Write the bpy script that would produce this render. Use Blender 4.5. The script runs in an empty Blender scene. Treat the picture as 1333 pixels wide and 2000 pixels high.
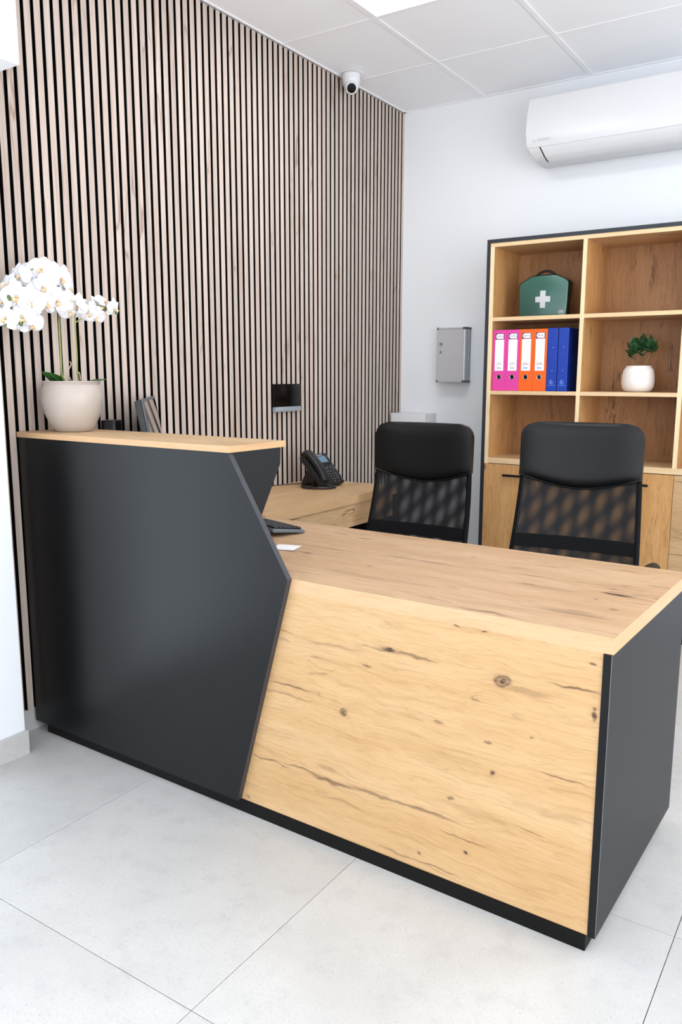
import bpy, bmesh, math, random
from mathutils import Vector, Matrix

PI = math.pi
random.seed(7)
SC = bpy.context.scene
COL = SC.collection

# ------------------------------------------------------------------ camera
F_PX = 1569.29                       # focal length in pixels of the 1333x2000 frame
CAM_R = ((0.8348835976, 0.5504245173, 0.0014930713),
         (-0.0934334944, 0.1390456234, 0.9858683973),
         (-0.5424385317, 0.8232248571, -0.1675149964))
CAM_C = Vector((2.50385, -4.484676, 1.307397))
cam_d = bpy.data.cameras.new('camera')
cam_d.sensor_fit = 'VERTICAL'
cam_d.sensor_height = 36.0
cam_d.sensor_width = 24.0
cam_d.lens = F_PX / 2000.0 * 36.0
cam_d.clip_start = 0.05
cam = bpy.data.objects.new('camera', cam_d)
COL.objects.link(cam)
_r, _u, _f = [Vector(v) for v in CAM_R]
m = Matrix((( _r.x, _u.x, -_f.x, CAM_C.x), (_r.y, _u.y, -_f.y, CAM_C.y), (_r.z, _u.z, -_f.z, CAM_C.z), (0, 0, 0, 1)))
cam.matrix_world = m
SC.camera = cam

def ray(u, v):
    return _r * ((u - 666.5) / F_PX) + _u * ((1000 - v) / F_PX) + _f
def at(u, v, axis, val):             # where the ray of a photo pixel meets the plane axis = val
    d = ray(u, v)
    return CAM_C + d * ((val - CAM_C[axis]) / d[axis])

# ------------------------------------------------------------------ view, world, daylight
SC.view_settings.view_transform = 'Standard'
SC.view_settings.look = 'None'
SC.view_settings.gamma = 1.0
SC.view_settings.use_curve_mapping = False
SC.view_settings.exposure = 0.0
SC.cycles.use_denoising = True
SC.cycles.max_bounces = 10
SC.cycles.diffuse_bounces = 6
SC.cycles.glossy_bounces = 4
SC.cycles.transparent_max_bounces = 12
SC.cycles.sample_clamp_indirect = 6.0

world = bpy.data.worlds.new('world')
SC.world = world
world.use_nodes = True
wb = world.node_tree.nodes['Background']
wb.inputs['Color'].default_value = (0.80, 0.90, 1.0, 1)
wb.inputs['Strength'].default_value = 1.0

def area_light(name, loc, rot, sx, sy, power, color):
    l = bpy.data.lights.new(name, 'AREA')
    l.shape = 'RECTANGLE'; l.size = sx; l.size_y = sy; l.energy = power; l.color = color
    o = bpy.data.objects.new(name, l); COL.objects.link(o)
    o.location = loc; o.rotation_euler = rot
    return o
ROOM_X, ROOM_Y, HC = 5.6, -7.6, 2.849
# daylight through the shop window behind the camera and the window in the right wall
area_light('daylight_front', (2.9, ROOM_Y + 0.80, 1.40), (PI/2 + 0.45, 0, 0), 4.4, 2.3, 80, (0.985, 0.99, 1.0))
area_light('daylight_right', (ROOM_X - 0.70, -3.3, 1.40), (PI/2 + 0.60, 0, PI/2), 3.8, 2.3, 122, (0.985, 0.99, 1.0))
# daylight through the glazed entrance door on the left
area_light('daylight_door', (0.02, -3.60, 1.05), (PI/2, 0, -PI/2), 0.84, 1.95, 8.5, (0.84, 0.94, 1.0))
LED_STRENGTH = 12.0

# ------------------------------------------------------------------ helpers
def lin(c):
    return c / 12.92 if c <= 0.04045 else ((c + 0.055) / 1.055) ** 2.4
def hx(h):
    return tuple(lin(int(h[i:i+2], 16) / 255) for i in (0, 2, 4)) + (1.0,)

class NT:
    def __init__(s, name):
        s.m = bpy.data.materials.new(name); s.m.use_nodes = True
        s.t = s.m.node_tree; s.n = s.t.nodes; s.l = s.t.links
        s.b = s.n['Principled BSDF']
    def new(s, typ, **kw):
        n = s.n.new(typ)
        for k, v in kw.items(): setattr(n, k, v)
        return n
    def link(s, a, b): s.l.new(a, b)
    def math(s, op, a, b=None, c=None, clamp=False):
        n = s.n.new('ShaderNodeMath'); n.operation = op; n.use_clamp = clamp
        for i, v in enumerate((a, b, c)):
            if v is None: continue
            if isinstance(v, (int, float)): n.inputs[i].default_value = v
            else: s.link(v, n.inputs[i])
        return n.outputs[0]
    def mix(s, fac, a, b, blend='MIX'):
        n = s.n.new('ShaderNodeMix'); n.data_type = 'RGBA'; n.blend_type = blend
        for i, v in ((0, fac), (6, a), (7, b)):
            if isinstance(v, (int, float)): n.inputs[i].default_value = v
            elif isinstance(v, tuple): n.inputs[i].default_value = v
            else: s.link(v, n.inputs[i])
        return n.outputs[2]
    def noise(s, vec, scale=1.0, detail=3.0, rough=0.55, distort=0.0, dims='3D'):
        n = s.n.new('ShaderNodeTexNoise'); n.noise_dimensions = dims
        n.inputs['Scale'].default_value = scale; n.inputs['Detail'].default_value = detail
        n.inputs['Roughness'].default_value = rough; n.inputs['Distortion'].default_value = distort
        s.link(vec, n.inputs['Vector'])
        return n.outputs['Fac']
    def ramp(s, fac, a, b, out0=0.0, out1=1.0, smooth=True):
        n = s.n.new('ShaderNodeMapRange'); n.interpolation_type = 'SMOOTHSTEP' if smooth else 'LINEAR'
        n.inputs[1].default_value = a; n.inputs[2].default_value = b
        n.inputs[3].default_value = out0; n.inputs[4].default_value = out1
        s.link(fac, n.inputs[0]); return n.outputs[0]
    def vmul(s, vec, sc, add=(0, 0, 0)):
        n = s.n.new('ShaderNodeVectorMath'); n.operation = 'MULTIPLY_ADD'
        s.link(vec, n.inputs[0]); n.inputs[1].default_value = sc; n.inputs[2].default_value = add
        return n.outputs[0]
    def vadd(s, a, b):
        n = s.n.new('ShaderNodeVectorMath'); n.operation = 'ADD'
        s.link(a, n.inputs[0]); s.link(b, n.inputs[1]); return n.outputs[0]
    def length(s, v):
        n = s.n.new('ShaderNodeVectorMath'); n.operation = 'LENGTH'; s.link(v, n.inputs[0]); return n.outputs['Value']
    def coords(s):
        return s.n.new('ShaderNodeTexCoord').outputs['Object']
    def bump(s, h, strength=0.1, dist=0.001):
        n = s.n.new('ShaderNodeBump'); n.inputs['Strength'].default_value = strength; n.inputs['Distance'].default_value = dist
        s.link(h, n.inputs['Height']); s.link(n.outputs[0], s.b.inputs['Normal'])

def plain(name, hexc, rough=0.5, metal=0.0, noise_amt=0.04, nscale=30.0, coat=0.0, spec=0.5, bump=0.0):
    t = NT(name)
    c = hx(hexc)
    v = t.coords()
    n = t.noise(v, nscale, 3)
    lo = tuple(x * (1 - noise_amt) for x in c[:3]) + (1,); hi = tuple(min(1, x * (1 + noise_amt)) for x in c[:3]) + (1,)
    t.link(t.mix(n, lo, hi), t.b.inputs['Base Color'])
    t.b.inputs['Roughness'].default_value = rough; t.b.inputs['Metallic'].default_value = metal
    t.b.inputs['Coat Weight'].default_value = coat; t.b.inputs['Specular IOR Level'].default_value = spec
    if bump: t.bump(t.noise(v, nscale * 12, 2), bump, 0.0006)
    return t.m

def oak(name, along, light='D3B289', mid='C6A176', dark='99754F', crack='46342A', blobs=None, auto=1.0, seed=0.0, rough=0.42, knots=None):
    """knotty oak laminate; along = axis index of the grain; blobs = [(centre, radii, strength)] knots and splits of this board"""
    t = NT(name)
    p = t.coords()
    sv = [9.0, 9.0, 9.0]; sv[along] = 1.3
    p0 = t.vmul(p, (1, 1, 1), (seed * 3.1, seed * 1.7, seed * 2.3))
    warp = t.new('ShaderNodeTexNoise'); warp.inputs['Scale'].default_value = 5.0; warp.inputs['Detail'].default_value = 2
    t.link(p0, warp.inputs['Vector'])
    wv = t.vmul(warp.outputs['Color'], (0.05, 0.05, 0.05), (-0.025, -0.025, -0.025))
    pw = t.vadd(p0, wv)
    big = t.noise(t.vmul(pw, tuple(sv)), 1.0, 3, 0.6)
    sv2 = [60.0, 60.0, 60.0]; sv2[along] = 4.0
    band = t.noise(t.vmul(pw, tuple(sv2)), 1.0, 4, 0.65)
    sv3 = [520.0, 520.0, 520.0]; sv3[along] = 16.0
    fib = t.noise(t.vmul(p0, tuple(sv3)), 1.0, 2, 0.6)
    col = t.mix(t.ramp(big, 0.33, 0.68), hx(mid), hx(light))
    col = t.mix(t.math('MULTIPLY', t.ramp(band, 0.50, 0.74), 0.42), col, hx(dark))
    col = t.mix(t.math('MULTIPLY', t.ramp(fib, 0.42, 0.72), 0.24), col, hx(dark))
    sv8 = [300.0, 300.0, 300.0]; sv8[along] = 22.0
    pore = t.noise(t.vmul(pw, tuple(sv8), (9.1, 3.3, 6.2)), 1.0, 2, 0.5)
    col = t.mix(t.math('MULTIPLY', t.ramp(pore, 0.60, 0.72), 0.30), col, hx(dark))
    # smoky patches, drawn out along the grain
    sv4 = [11.0, 11.0, 11.0]; sv4[along] = 2.2
    smoke = t.noise(t.vmul(pw, tuple(sv4), (7.3, 2.9, 4.1)), 1.0, 5, 0.7)
    col = t.mix(t.math('MULTIPLY', t.ramp(smoke, 0.58, 0.74), 0.6 * auto), col, hx(dark))
    # growth rings, faint
    sepc = t.new('ShaderNodeSeparateXYZ'); t.link(pw, sepc.inputs[0])
    ac_ = t.math('ADD', sepc.outputs[(along + 1) % 3], sepc.outputs[(along + 2) % 3])
    ph_ = t.math('ADD', t.math('MULTIPLY', ac_, 300.0), t.math('MULTIPLY', big, 60.0))
    rg_ = t.ramp(t.math('SINE', ph_), 0.2, 1.0)
    col = t.mix(t.math('MULTIPLY', rg_, 0.12), col, hx(dark))
    # fine splits: ridge lines in stretched noise
    sv5 = [26.0, 26.0, 26.0]; sv5[along] = 1.7
    rn = t.noise(t.vmul(pw, tuple(sv5), (1.1, 5.2, 3.3)), 1.0, 2, 0.5)
    ridge = t.math('SUBTRACT', 1.0, t.math('MULTIPLY', t.math('ABSOLUTE', t.math('SUBTRACT', rn, 0.5)), 70.0), clamp=True)
    sv6 = [9.0, 9.0, 9.0]; sv6[along] = 3.0
    gate = t.ramp(t.noise(t.vmul(pw, tuple(sv6), (3.7, 8.2, 1.9)), 1.0, 2), 0.56, 0.66)
    col = t.mix(t.math('MULTIPLY', t.math('MULTIPLY', ridge, gate), 0.95 * auto), col, hx(crack))
    # random knots
    vo = t.new('ShaderNodeTexVoronoi'); vo.inputs['Scale'].default_value = 1.0
    sv7 = [5.5, 5.5, 5.5]; sv7[along] = 3.0
    t.link(t.vmul(pw, tuple(sv7), (0.4, 0.8, 0.2)), vo.inputs['Vector'])
    kn = t.ramp(vo.outputs['Distance'], 0.035, 0.11, 1.0, 0.0)
    sep = t.new('ShaderNodeSeparateColor'); t.link(vo.outputs['Color'], sep.inputs[0])
    kn = t.math('MULTIPLY', kn, t.ramp(sep.outputs[0], 0.55, 0.6))
    col = t.mix(t.math('MULTIPLY', kn, 0.75 * (auto if knots is None else knots)), col, hx('6B4A2E'))
    if blobs:
        warp2 = t.new('ShaderNodeTexNoise'); warp2.inputs['Scale'].default_value = 38.0; warp2.inputs['Detail'].default_value = 3
        w2s = [0.012, 0.012, 0.012]
        t.link(p, warp2.inputs['Vector'])
        warp3 = t.new('ShaderNodeTexNoise'); warp3.inputs['Scale'].default_value = 9.0; warp3.inputs['Detail'].default_value = 2
        t.link(p, warp3.inputs['Vector'])
        pb = t.vadd(t.vadd(p, t.vmul(warp2.outputs['Color'], tuple(w2s), (-0.006,) * 3)), t.vmul(warp3.outputs['Color'], (0.03,) * 3, (-0.015,) * 3))
        acc = None; halo = None
        for (c, r, a) in blobs:
            q = t.vmul(pb, tuple(1 / x for x in r), tuple(-ci / x for ci, x in zip(c, r)))
            L = t.length(q)
            k = t.ramp(L, 0.35, 1.05, min(1.0, a * 1.15), 0.0)
            if r[0] < 0.03 and r[0] > 0.0125:
                k = t.math('MULTIPLY', k, t.ramp(t.math('SINE', t.math('MULTIPLY', L, 13.0)), -1.0, 0.6, 0.55, 1.0))
            acc = k if acc is None else t.math('MAXIMUM', acc, k)
            h = t.ramp(L, 0.6, 2.6, a * 0.4, 0.0)
            halo = h if halo is None else t.math('MAXIMUM', halo, h)
        br = t.noise(t.vmul(p, tuple(sv2)), 1.6, 3, 0.7)
        col = t.mix(t.math('MULTIPLY', halo, t.ramp(br, 0.35, 0.65)), col, hx(dark))
        col = t.mix(t.math('MULTIPLY', acc, t.ramp(br, 0.30, 0.55, 0.5, 1.0)), col, hx(crack))
    t.link(col, t.b.inputs['Base Color'])
    t.b.inputs['Roughness'].default_value = rough
    t.b.inputs['Specular IOR Level'].default_value = 0.35
    t.bump(fib, 0.12, 0.0006)
    return t.m

def finish(bm, smooth=True, ang=0.6):
    bmesh.ops.recalc_face_normals(bm, faces=bm.faces)
    if smooth:
        for f in bm.faces: f.smooth = True
        for e in bm.edges:
            if len(e.link_faces) == 2:
                e.smooth = e.calc_face_angle(0) < ang
            else: e.smooth = True
    return bm

def obj(name, bm, mat, parent=None, smooth=True, ang=0.6):
    finish(bm, smooth, ang)
    me = bpy.data.meshes.new(name); bm.to_mesh(me); bm.free()
    if mat is not None: me.materials.append(mat)
    o = bpy.data.objects.new(name, me); COL.objects.link(o)
    if parent is not None: o.parent = parent
    return o
def inst(src, name, parent, loc=(0, 0, 0), rot=None, scale=None, mat=None):
    o = bpy.data.objects.new(name, src.data if hasattr(src, 'data') else src); COL.objects.link(o)
    o.parent = parent; o.location = loc
    if rot is not None: o.rotation_euler = rot
    if scale is not None: o.scale = scale if hasattr(scale, '__len__') else (scale,) * 3
    return o
def thing(name, label, cat, loc=(0, 0, 0), rotz=0.0, group=None):
    o = bpy.data.objects.new(name, None); COL.objects.link(o)
    o.empty_display_size = 0.05
    o.location = loc; o.rotation_euler = (0, 0, rotz)
    o['label'] = label; o['category'] = cat
    if group: o['group'] = group
    return o
def struct(name, bm, mat, label=None, smooth=False):
    o = obj(name, bm, mat, None, smooth); o['kind'] = 'structure'
    if label: o['label'] = label
    return o

def box(x0, x1, y0, y1, z0, z1, bev=0.0, seg=2, bm=None):
    b = bm or bmesh.new()
    vs = [b.verts.new((x, y, z)) for x in (x0, x1) for y in (y0, y1) for z in (z0, z1)]
    idx = ((0, 1, 3, 2), (4, 6, 7, 5), (0, 4, 5, 1), (2, 3, 7, 6), (0, 2, 6, 4), (1, 5, 7, 3))
    fs = [b.faces.new([vs[i] for i in f]) for f in idx]
    if bev > 0:
        es = list({e for f in fs for e in f.edges})
        bmesh.ops.bevel(b, geom=es, offset=bev, segments=seg, affect='EDGES', profile=0.5)
    return b
def prism(poly, axis, a, b_, bm=None, bev=0.0, seg=2):
    """extrude a 2D polygon along axis (0: poly is (y,z); 1: (x,z); 2: (x,y))"""
    b = bm or bmesh.new()
    def P(p, t):
        if axis == 0: return (t, p[0], p[1])
        if axis == 1: return (p[0], t, p[1])
        return (p[0], p[1], t)
    A = [b.verts.new(P(p, a)) for p in poly]; B = [b.verts.new(P(p, b_)) for p in poly]
    fs = [b.faces.new(A), b.faces.new(B[::-1])]
    n = len(poly)
    for i in range(n): fs.append(b.faces.new([A[i], B[i], B[(i + 1) % n], A[(i + 1) % n]]))
    if bev > 0:
        es = list({e for f in fs[:2] for e in f.edges})
        bmesh.ops.bevel(b, geom=es, offset=bev, segments=seg, affect='EDGES', profile=0.5)
    return b
def lathe(prof, seg=32, cx=0, cy=0, bm=None, cap=True):
    b = bm or bmesh.new()
    rings = []
    for (r, z) in prof:
        if r < 1e-6: rings.append([b.verts.new((cx, cy, z))])
        else: rings.append([b.verts.new((cx + r * math.cos(2 * PI * i / seg), cy + r * math.sin(2 * PI * i / seg), z)) for i in range(seg)])
    for A, B in zip(rings, rings[1:]):
        if len(A) == 1 and len(B) == 1: continue
        for i in range(seg):
            j = (i + 1) % seg
            if len(A) == 1: b.faces.new([A[0], B[j], B[i]])
            elif len(B) == 1: b.faces.new([A[i], A[j], B[0]])
            else: b.faces.new([A[i], A[j], B[j], B[i]])
    if cap:
        for R in (rings[0], rings[-1]):
            if len(R) > 2: b.faces.new(R)
    return b
def smooth_path(pts, n=6):
    P = [Vector(p) for p in pts]
    if len(P) < 3: return P
    out = []
    for i in range(len(P) - 1):
        p0 = P[max(i - 1, 0)]; p1 = P[i]; p2 = P[i + 1]; p3 = P[min(i + 2, len(P) - 1)]
        for k in range(n):
            t = k / n
            out.append(0.5 * ((2 * p1) + (-p0 + p2) * t + (2 * p0 - 5 * p1 + 4 * p2 - p3) * t * t + (-p0 + 3 * p1 - 3 * p2 + p3) * t ** 3))
    out.append(P[-1]); return out
def tube(pts, r, seg=8, bm=None, n=6, sm=True, flat=None):
    """r: radius or list (start, end); flat=(sx) squashes the section"""
    b = bm or bmesh.new()
    P = smooth_path(pts, n) if sm else [Vector(p) for p in pts]
    up = Vector((0.13, 0.21, 1)).normalized()
    rings = []
    prev = None
    for i, p in enumerate(P):
        d = (P[min(i + 1, len(P) - 1)] - P[max(i - 1, 0)]).normalized()
        if prev is None:
            a = d.cross(up)
            if a.length < 0.05: a = d.cross(Vector((1, 0, 0)))
            a.normalize()
        else:
            a = (prev - d * prev.dot(d)).normalized()
        prev = a
        c = d.cross(a).normalized()
        rr = r if isinstance(r, (int, float)) else r[0] + (r[1] - r[0]) * i / (len(P) - 1)
        rings.append([b.verts.new(p + a * rr * math.cos(2 * PI * k / seg) + c * rr * math.sin(2 * PI * k / seg)) for k in range(seg)])
    for A, B in zip(rings, rings[1:]):
        for k in range(seg):
            j = (k + 1) % seg
            b.faces.new([A[k], A[j], B[j], B[k]])
    b.faces.new(rings[0][::-1]); b.faces.new(rings[-1])
    return b
def grid_surf(fn, nu, nv, bm=None, close=False):
    b = bm or bmesh.new()
    V = [[b.verts.new(fn(i / nu, j / nv)) for j in range(nv + 1)] for i in range(nu + 1)]
    for i in range(nu):
        for j in range(nv):
            b.faces.new([V[i][j], V[i + 1][j], V[i + 1][j + 1], V[i][j + 1]])
    return b, V
def solid_sheet(fn_front, fn_back, nu, nv, bm=None):
    b = bm or bmesh.new()
    b, A = grid_surf(fn_front, nu, nv, b)
    b, B = grid_surf(fn_back, nu, nv, b)
    for i in range(nu):
        b.faces.new([A[i][0], A[i + 1][0], B[i + 1][0], B[i][0]])
        b.faces.new([A[i][nv], A[i + 1][nv], B[i + 1][nv], B[i][nv]])
    for j in range(nv):
        b.faces.new([A[0][j], A[0][j + 1], B[0][j + 1], B[0][j]])
        b.faces.new([A[nu][j], A[nu][j + 1], B[nu][j + 1], B[nu][j]])
    return b
def text_obj(name, s, size, mat, parent, loc, rot, extrude=0.0004, align='CENTER'):
    cu = bpy.data.curves.new(name, 'FONT'); cu.body = s; cu.size = size; cu.extrude = extrude
    cu.align_x = align; cu.align_y = 'CENTER'
    to = bpy.data.objects.new(name + '_tmp', cu); COL.objects.link(to)
    dg = bpy.context.evaluated_depsgraph_get(); dg.update()
    me = bpy.data.meshes.new_from_object(to.evaluated_get(dg))
    bpy.data.objects.remove(to)
    me.name = name; me.materials.clear(); me.materials.append(mat)
    o = bpy.data.objects.new(name, me); COL.objects.link(o)
    o.parent = parent; o.location = loc; o.rotation_euler = rot
    return o
FACE_NEG_Y = (PI / 2, 0, 0)          # text lying in xz, read from -y

# ------------------------------------------------------------------ materials
M = {}
M['wall'] = plain('white_wall_paint', 'EEF1F5', 0.75, noise_amt=0.012, nscale=4, spec=0.25)
M['ceil'] = plain('ceiling_tile_white', 'F9FBFF', 0.85, noise_amt=0.012, nscale=60, spec=0.2)
M['grid'] = plain('ceiling_grid_white', 'F8F8FB', 0.5, noise_amt=0.01)
M['white_plastic'] = plain('white_plastic', 'DFE0E3', 0.32, noise_amt=0.01)
M['felt'] = plain('black_felt', '080605', 0.95, noise_amt=0.2, nscale=300, spec=0.1)
M['black_lam'] = plain('black_laminate', '06080B', 0.31, noise_amt=0.25, nscale=420, spec=0.40, bump=0.08)
M['grey_lam'] = plain('anthracite_laminate', '0D0F11', 0.42, noise_amt=0.2, nscale=420, spec=0.28, bump=0.08)
M['edge_dark'] = plain('dark_edge_band', '3A3A3E', 0.4, noise_amt=0.05)
M['plinth'] = plain('black_plinth', '060606', 0.55, noise_amt=0.1, nscale=200, spec=0.22)
M['frame_dark'] = plain('dark_blue_grey_frame', '262B33', 0.45, noise_amt=0.05)
M['black_plastic'] = plain('black_plastic', '111316', 0.38, noise_amt=0.06)
M['black_gloss'] = plain('black_gloss', '030303', 0.06, noise_amt=0.0)
M['leather'] = plain('black_leatherette', '08090B', 0.40, noise_amt=0.10, nscale=200, spec=0.35, bump=0.15)
M['fabric'] = plain('black_fabric', '0C0D10', 0.85, noise_amt=0.2, nscale=500, spec=0.2)
M['chrome'] = plain('chrome', 'C8C8CA', 0.2, 1.0, 0.01)
M['alu'] = plain('brushed_aluminium', 'CBCCD1', 0.34, 0.3, 0.05, 120)
M['grey_metal'] = plain('grey_metal', '9AA2AA', 0.4, 0.3, 0.02)
M['dark_grey_plastic'] = plain('dark_grey_plastic', '50535C', 0.5, noise_amt=0.03)
M['silver_grey'] = plain('silver_grey_plastic', '9AA3AB', 0.4, 0.2, 0.02)
M['key_grey'] = plain('keyboard_edge_grey', '5B646B', 0.45, noise_amt=0.03)
M['key_cap'] = plain('key_cap', '23282D', 0.5, noise_amt=0.05)
M['key_print'] = plain('light_key', 'B4B7BA', 0.5, noise_amt=0.05)
M['lens_black'] = plain('lens_black', '040404', 0.22, noise_amt=0.0, spec=0.25)
M['lcd'] = plain('lcd_screen', '5F7F96', 0.2, noise_amt=0.05)
M['paper'] = plain('paper', 'F4F4F6', 0.7, noise_amt=0.01)
M['pink'] = plain('pink_binder', 'E0449F', 0.4, noise_amt=0.03)
M['orange'] = plain('orange_binder', 'F06414', 0.4, noise_amt=0.03)
M['blue'] = plain('blue_binder', '0537A2', 0.35, noise_amt=0.03)
M['purple_ink'] = plain('dark_purple_print', '4C3A66', 0.5)
M['grey_ink'] = plain('grey_print', '7C7C84', 0.6)
M['pale_ink'] = plain('pale_grey_print', 'A9A9B0', 0.6)
M['red_ink'] = plain('red_print', 'B03048', 0.6)
M['blue_ink'] = plain('pale_blue_print', '6E93DE', 0.6)
M['faint_ink'] = plain('faint_grey_print', 'C3C5C9', 0.5)
M['kit_green'] = plain('first_aid_green', '2E7566', 0.25, noise_amt=0.03, coat=0.6)
M['pot_beige'] = plain('beige_ceramic', 'B7ACA3', 0.35, noise_amt=0.03, nscale=8)
M['pot_white'] = plain('white_ceramic', 'EEE9E4', 0.25, noise_amt=0.02, nscale=8)
M['soil'] = plain('bark_soil', '3A2A1C', 0.95, noise_amt=0.5, nscale=120)
M['stem'] = plain('orchid_stem', '8A9352', 0.5, noise_amt=0.25, nscale=20)
M['root'] = plain('pale_root', 'BFB294', 0.6, noise_amt=0.15)
M['leaf'] = plain('orchid_leaf', '2E5A22', 0.35, noise_amt=0.3, nscale=25)
M['bud'] = plain('orchid_bud', '55692F', 0.5, noise_amt=0.3, nscale=60)
M['dark_leaf'] = plain('succulent_leaf', '28502A', 0.4, noise_amt=0.45, nscale=30)
M['twig'] = plain('twig', '8A6E4A', 0.7, noise_amt=0.2)
M['lip'] = plain('orchid_lip', 'E9C79C', 0.5, noise_amt=0.25, nscale=150)

t = NT('orchid_petal')
t.b.inputs['Base Color'].default_value = hx('F4F4F6'); t.b.inputs['Roughness'].default_value = 0.55
t.b.inputs['Subsurface Weight'].default_value = 0.0
n_ = t.noise(t.coords(), 60, 2)
t.link(t.mix(n_, hx('E2E2E8'), hx('EDEDF1')), t.b.inputs['Base Color'])
M['petal'] = t.m

t = NT('led_diffuser')
t.b.inputs['Base Color'].default_value = (0.9, 0.9, 0.9, 1)
t.b.inputs['Emission Color'].default_value = (0.98, 0.99, 1.0, 1)
t.b.inputs['Emission Strength'].default_value = LED_STRENGTH
M['led'] = t.m

t = NT('window_glass')
t.b.inputs['Base Color'].default_value = (0.95, 0.98, 1, 1); t.b.inputs['Roughness'].default_value = 0.0
t.b.inputs['Transmission Weight'].default_value = 1.0; t.b.inputs['IOR'].default_value = 1.02
M['glass'] = t.m

# floor: pale stone-look porcelain with small chips
t = NT('stone_tile')
p = t.coords()
oi = t.new('ShaderNodeObjectInfo')
po = t.vadd(p, t.vmul(oi.outputs['Location'], (3.1, 2.7, 0)))
big = t.noise(po, 2.2, 4, 0.6); mid_ = t.noise(po, 14, 4, 0.65); fine = t.noise(po, 150, 2, 0.6)
col = t.mix(t.ramp(big, 0.3, 0.7), hx('BFBEBC'), hx('CAC9C7'))
col = t.mix(t.math('MULTIPLY', t.ramp(mid_, 0.48, 0.72), 0.45), col, hx('B3B2B2'))
col = t.mix(t.math('MULTIPLY', t.ramp(fine, 0.50, 0.72), 0.38), col, hx('AAA9A9'))
vo = t.new('ShaderNodeTexVoronoi'); vo.inputs['Scale'].default_value = 75; t.link(po, vo.inputs['Vector'])
sp = t.new('ShaderNodeSeparateColor'); t.link(vo.outputs['Color'], sp.inputs[0])
chip = t.math('MULTIPLY', t.ramp(vo.outputs['Distance'], 0.12, 0.26, 1, 0), t.ramp(sp.outputs[0], 0.72, 0.80))
col = t.mix(t.math('MULTIPLY', chip, 0.22), col, hx('E4E3E1'))
dchip = t.math('MULTIPLY', t.ramp(vo.outputs['Distance'], 0.08, 0.22, 1, 0), t.ramp(sp.outputs[1], 0.86, 0.9))
col = t.mix(t.math('MULTIPLY', dchip, 0.5), col, hx('8E8C8A'))
t.link(col, t.b.inputs['Base Color']); t.b.inputs['Roughness'].default_value = 0.45
t.bump(fine, 0.05, 0.0005)
M['tile'] = t.m
M['grout'] = plain('grout', '9B9A98', 0.9, noise_amt=0.1)

# slats: greyish pink oak veneer, grain upright, each slat a little different
t = NT('slat_veneer')
p = t.coords(); oi = t.new('ShaderNodeObjectInfo')
cmb = t.new('ShaderNodeCombineXYZ'); t.link(t.math('MULTIPLY', oi.outputs['Random'], 37.0), cmb.inputs[1]); t.link(t.math('MULTIPLY', oi.outputs['Random'], 91.0), cmb.inputs[2])
pr = t.vadd(p, cmb.outputs[0])
w_ = t.new('ShaderNodeTexNoise'); w_.inputs['Scale'].default_value = 2.0; t.link(pr, w_.inputs['Vector'])
pr2 = t.vadd(pr, t.vmul(w_.outputs['Color'], (0.0, 0.03, 0.1), (0, -0.015, -0.05)))
a_ = t.noise(t.vmul(pr2, (60, 60, 1.2)), 1, 3, 0.6)
b_ = t.noise(t.vmul(pr, (700, 700, 9)), 1, 2, 0.6)
c_ = t.noise(t.vmul(pr2, (160, 160, 2.5)), 1, 3, 0.6)
col = t.mix(t.ramp(a_, 0.3, 0.7), hx('BDADA2'), hx('CBBEB4'))
col = t.mix(t.math('MULTIPLY', t.ramp(c_, 0.48, 0.72), 0.5), col, hx('A38C7E'))
col = t.mix(t.math('MULTIPLY', t.ramp(b_, 0.45, 0.72), 0.32), col, hx('9A8072'))
d_ = t.noise(t.vmul(pr2, (30, 30, 3.2)), 1, 1, 0.5)
ring = t.math('SUBTRACT', 1.0, t.math('MULTIPLY', t.math('ABSOLUTE', t.math('SUBTRACT', d_, 0.5)), 30.0), clamp=True)
gt = t.ramp(t.noise(t.vmul(pr2, (8, 8, 1.6)), 1, 1), 0.56, 0.64)
col = t.mix(t.math('MULTIPLY', t.math('MULTIPLY', ring, gt), 0.75), col, hx('8C6D5D'))
hv = t.new('ShaderNodeHueSaturation'); t.link(col, hv.inputs['Color']); t.link(t.ramp(oi.outputs['Random'], 0, 1, 0.90, 1.06, False), hv.inputs['Value'])
t.link(hv.outputs[0], t.b.inputs['Base Color']); t.b.inputs['Roughness'].default_value = 0.6; t.b.inputs['Specular IOR Level'].default_value = 0.3
M['slat'] = t.m

# woven chair mesh: a cloth with real open holes
def mesh_cloth(name, pu, pv, thr):
    t = NT(name)
    uv = t.new('ShaderNodeTexCoord').outputs['UV']
    s3 = t.new('ShaderNodeSeparateXYZ'); t.link(uv, s3.inputs[0])
    a = t.math('ADD', s3.outputs[0], t.math('MULTIPLY', s3.outputs[1], 0.5))
    sx = t.math('SINE', t.math('MULTIPLY', s3.outputs[0], 2 * PI / pu))
    sy = t.math('SINE', t.math('MULTIPLY', s3.outputs[1], 2 * PI / pv))
    hole = t.math('GREATER_THAN', t.math('ADD', sx, sy), thr)
    tr = t.new('ShaderNodeBsdfTransparent'); mx = t.new('ShaderNodeMixShader')
    t.b.inputs['Base Color'].default_value = hx('0E0F13'); t.b.inputs['Roughness'].default_value = 0.7
    t.link(hole, mx.inputs[0]); t.link(t.b.outputs[0], mx.inputs[1]); t.link(tr.outputs[0], mx.inputs[2])
    t.link(mx.outputs[0], t.n['Material Output'].inputs['Surface'])
    return t.m
M['mesh_front'] = mesh_cloth('chair_mesh_cloth', 0.0040, 0.0040, 0.72)
M['mesh_back'] = mesh_cloth('chair_mesh_cloth_rear', 0.0043, 0.0042, 0.72)

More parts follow.
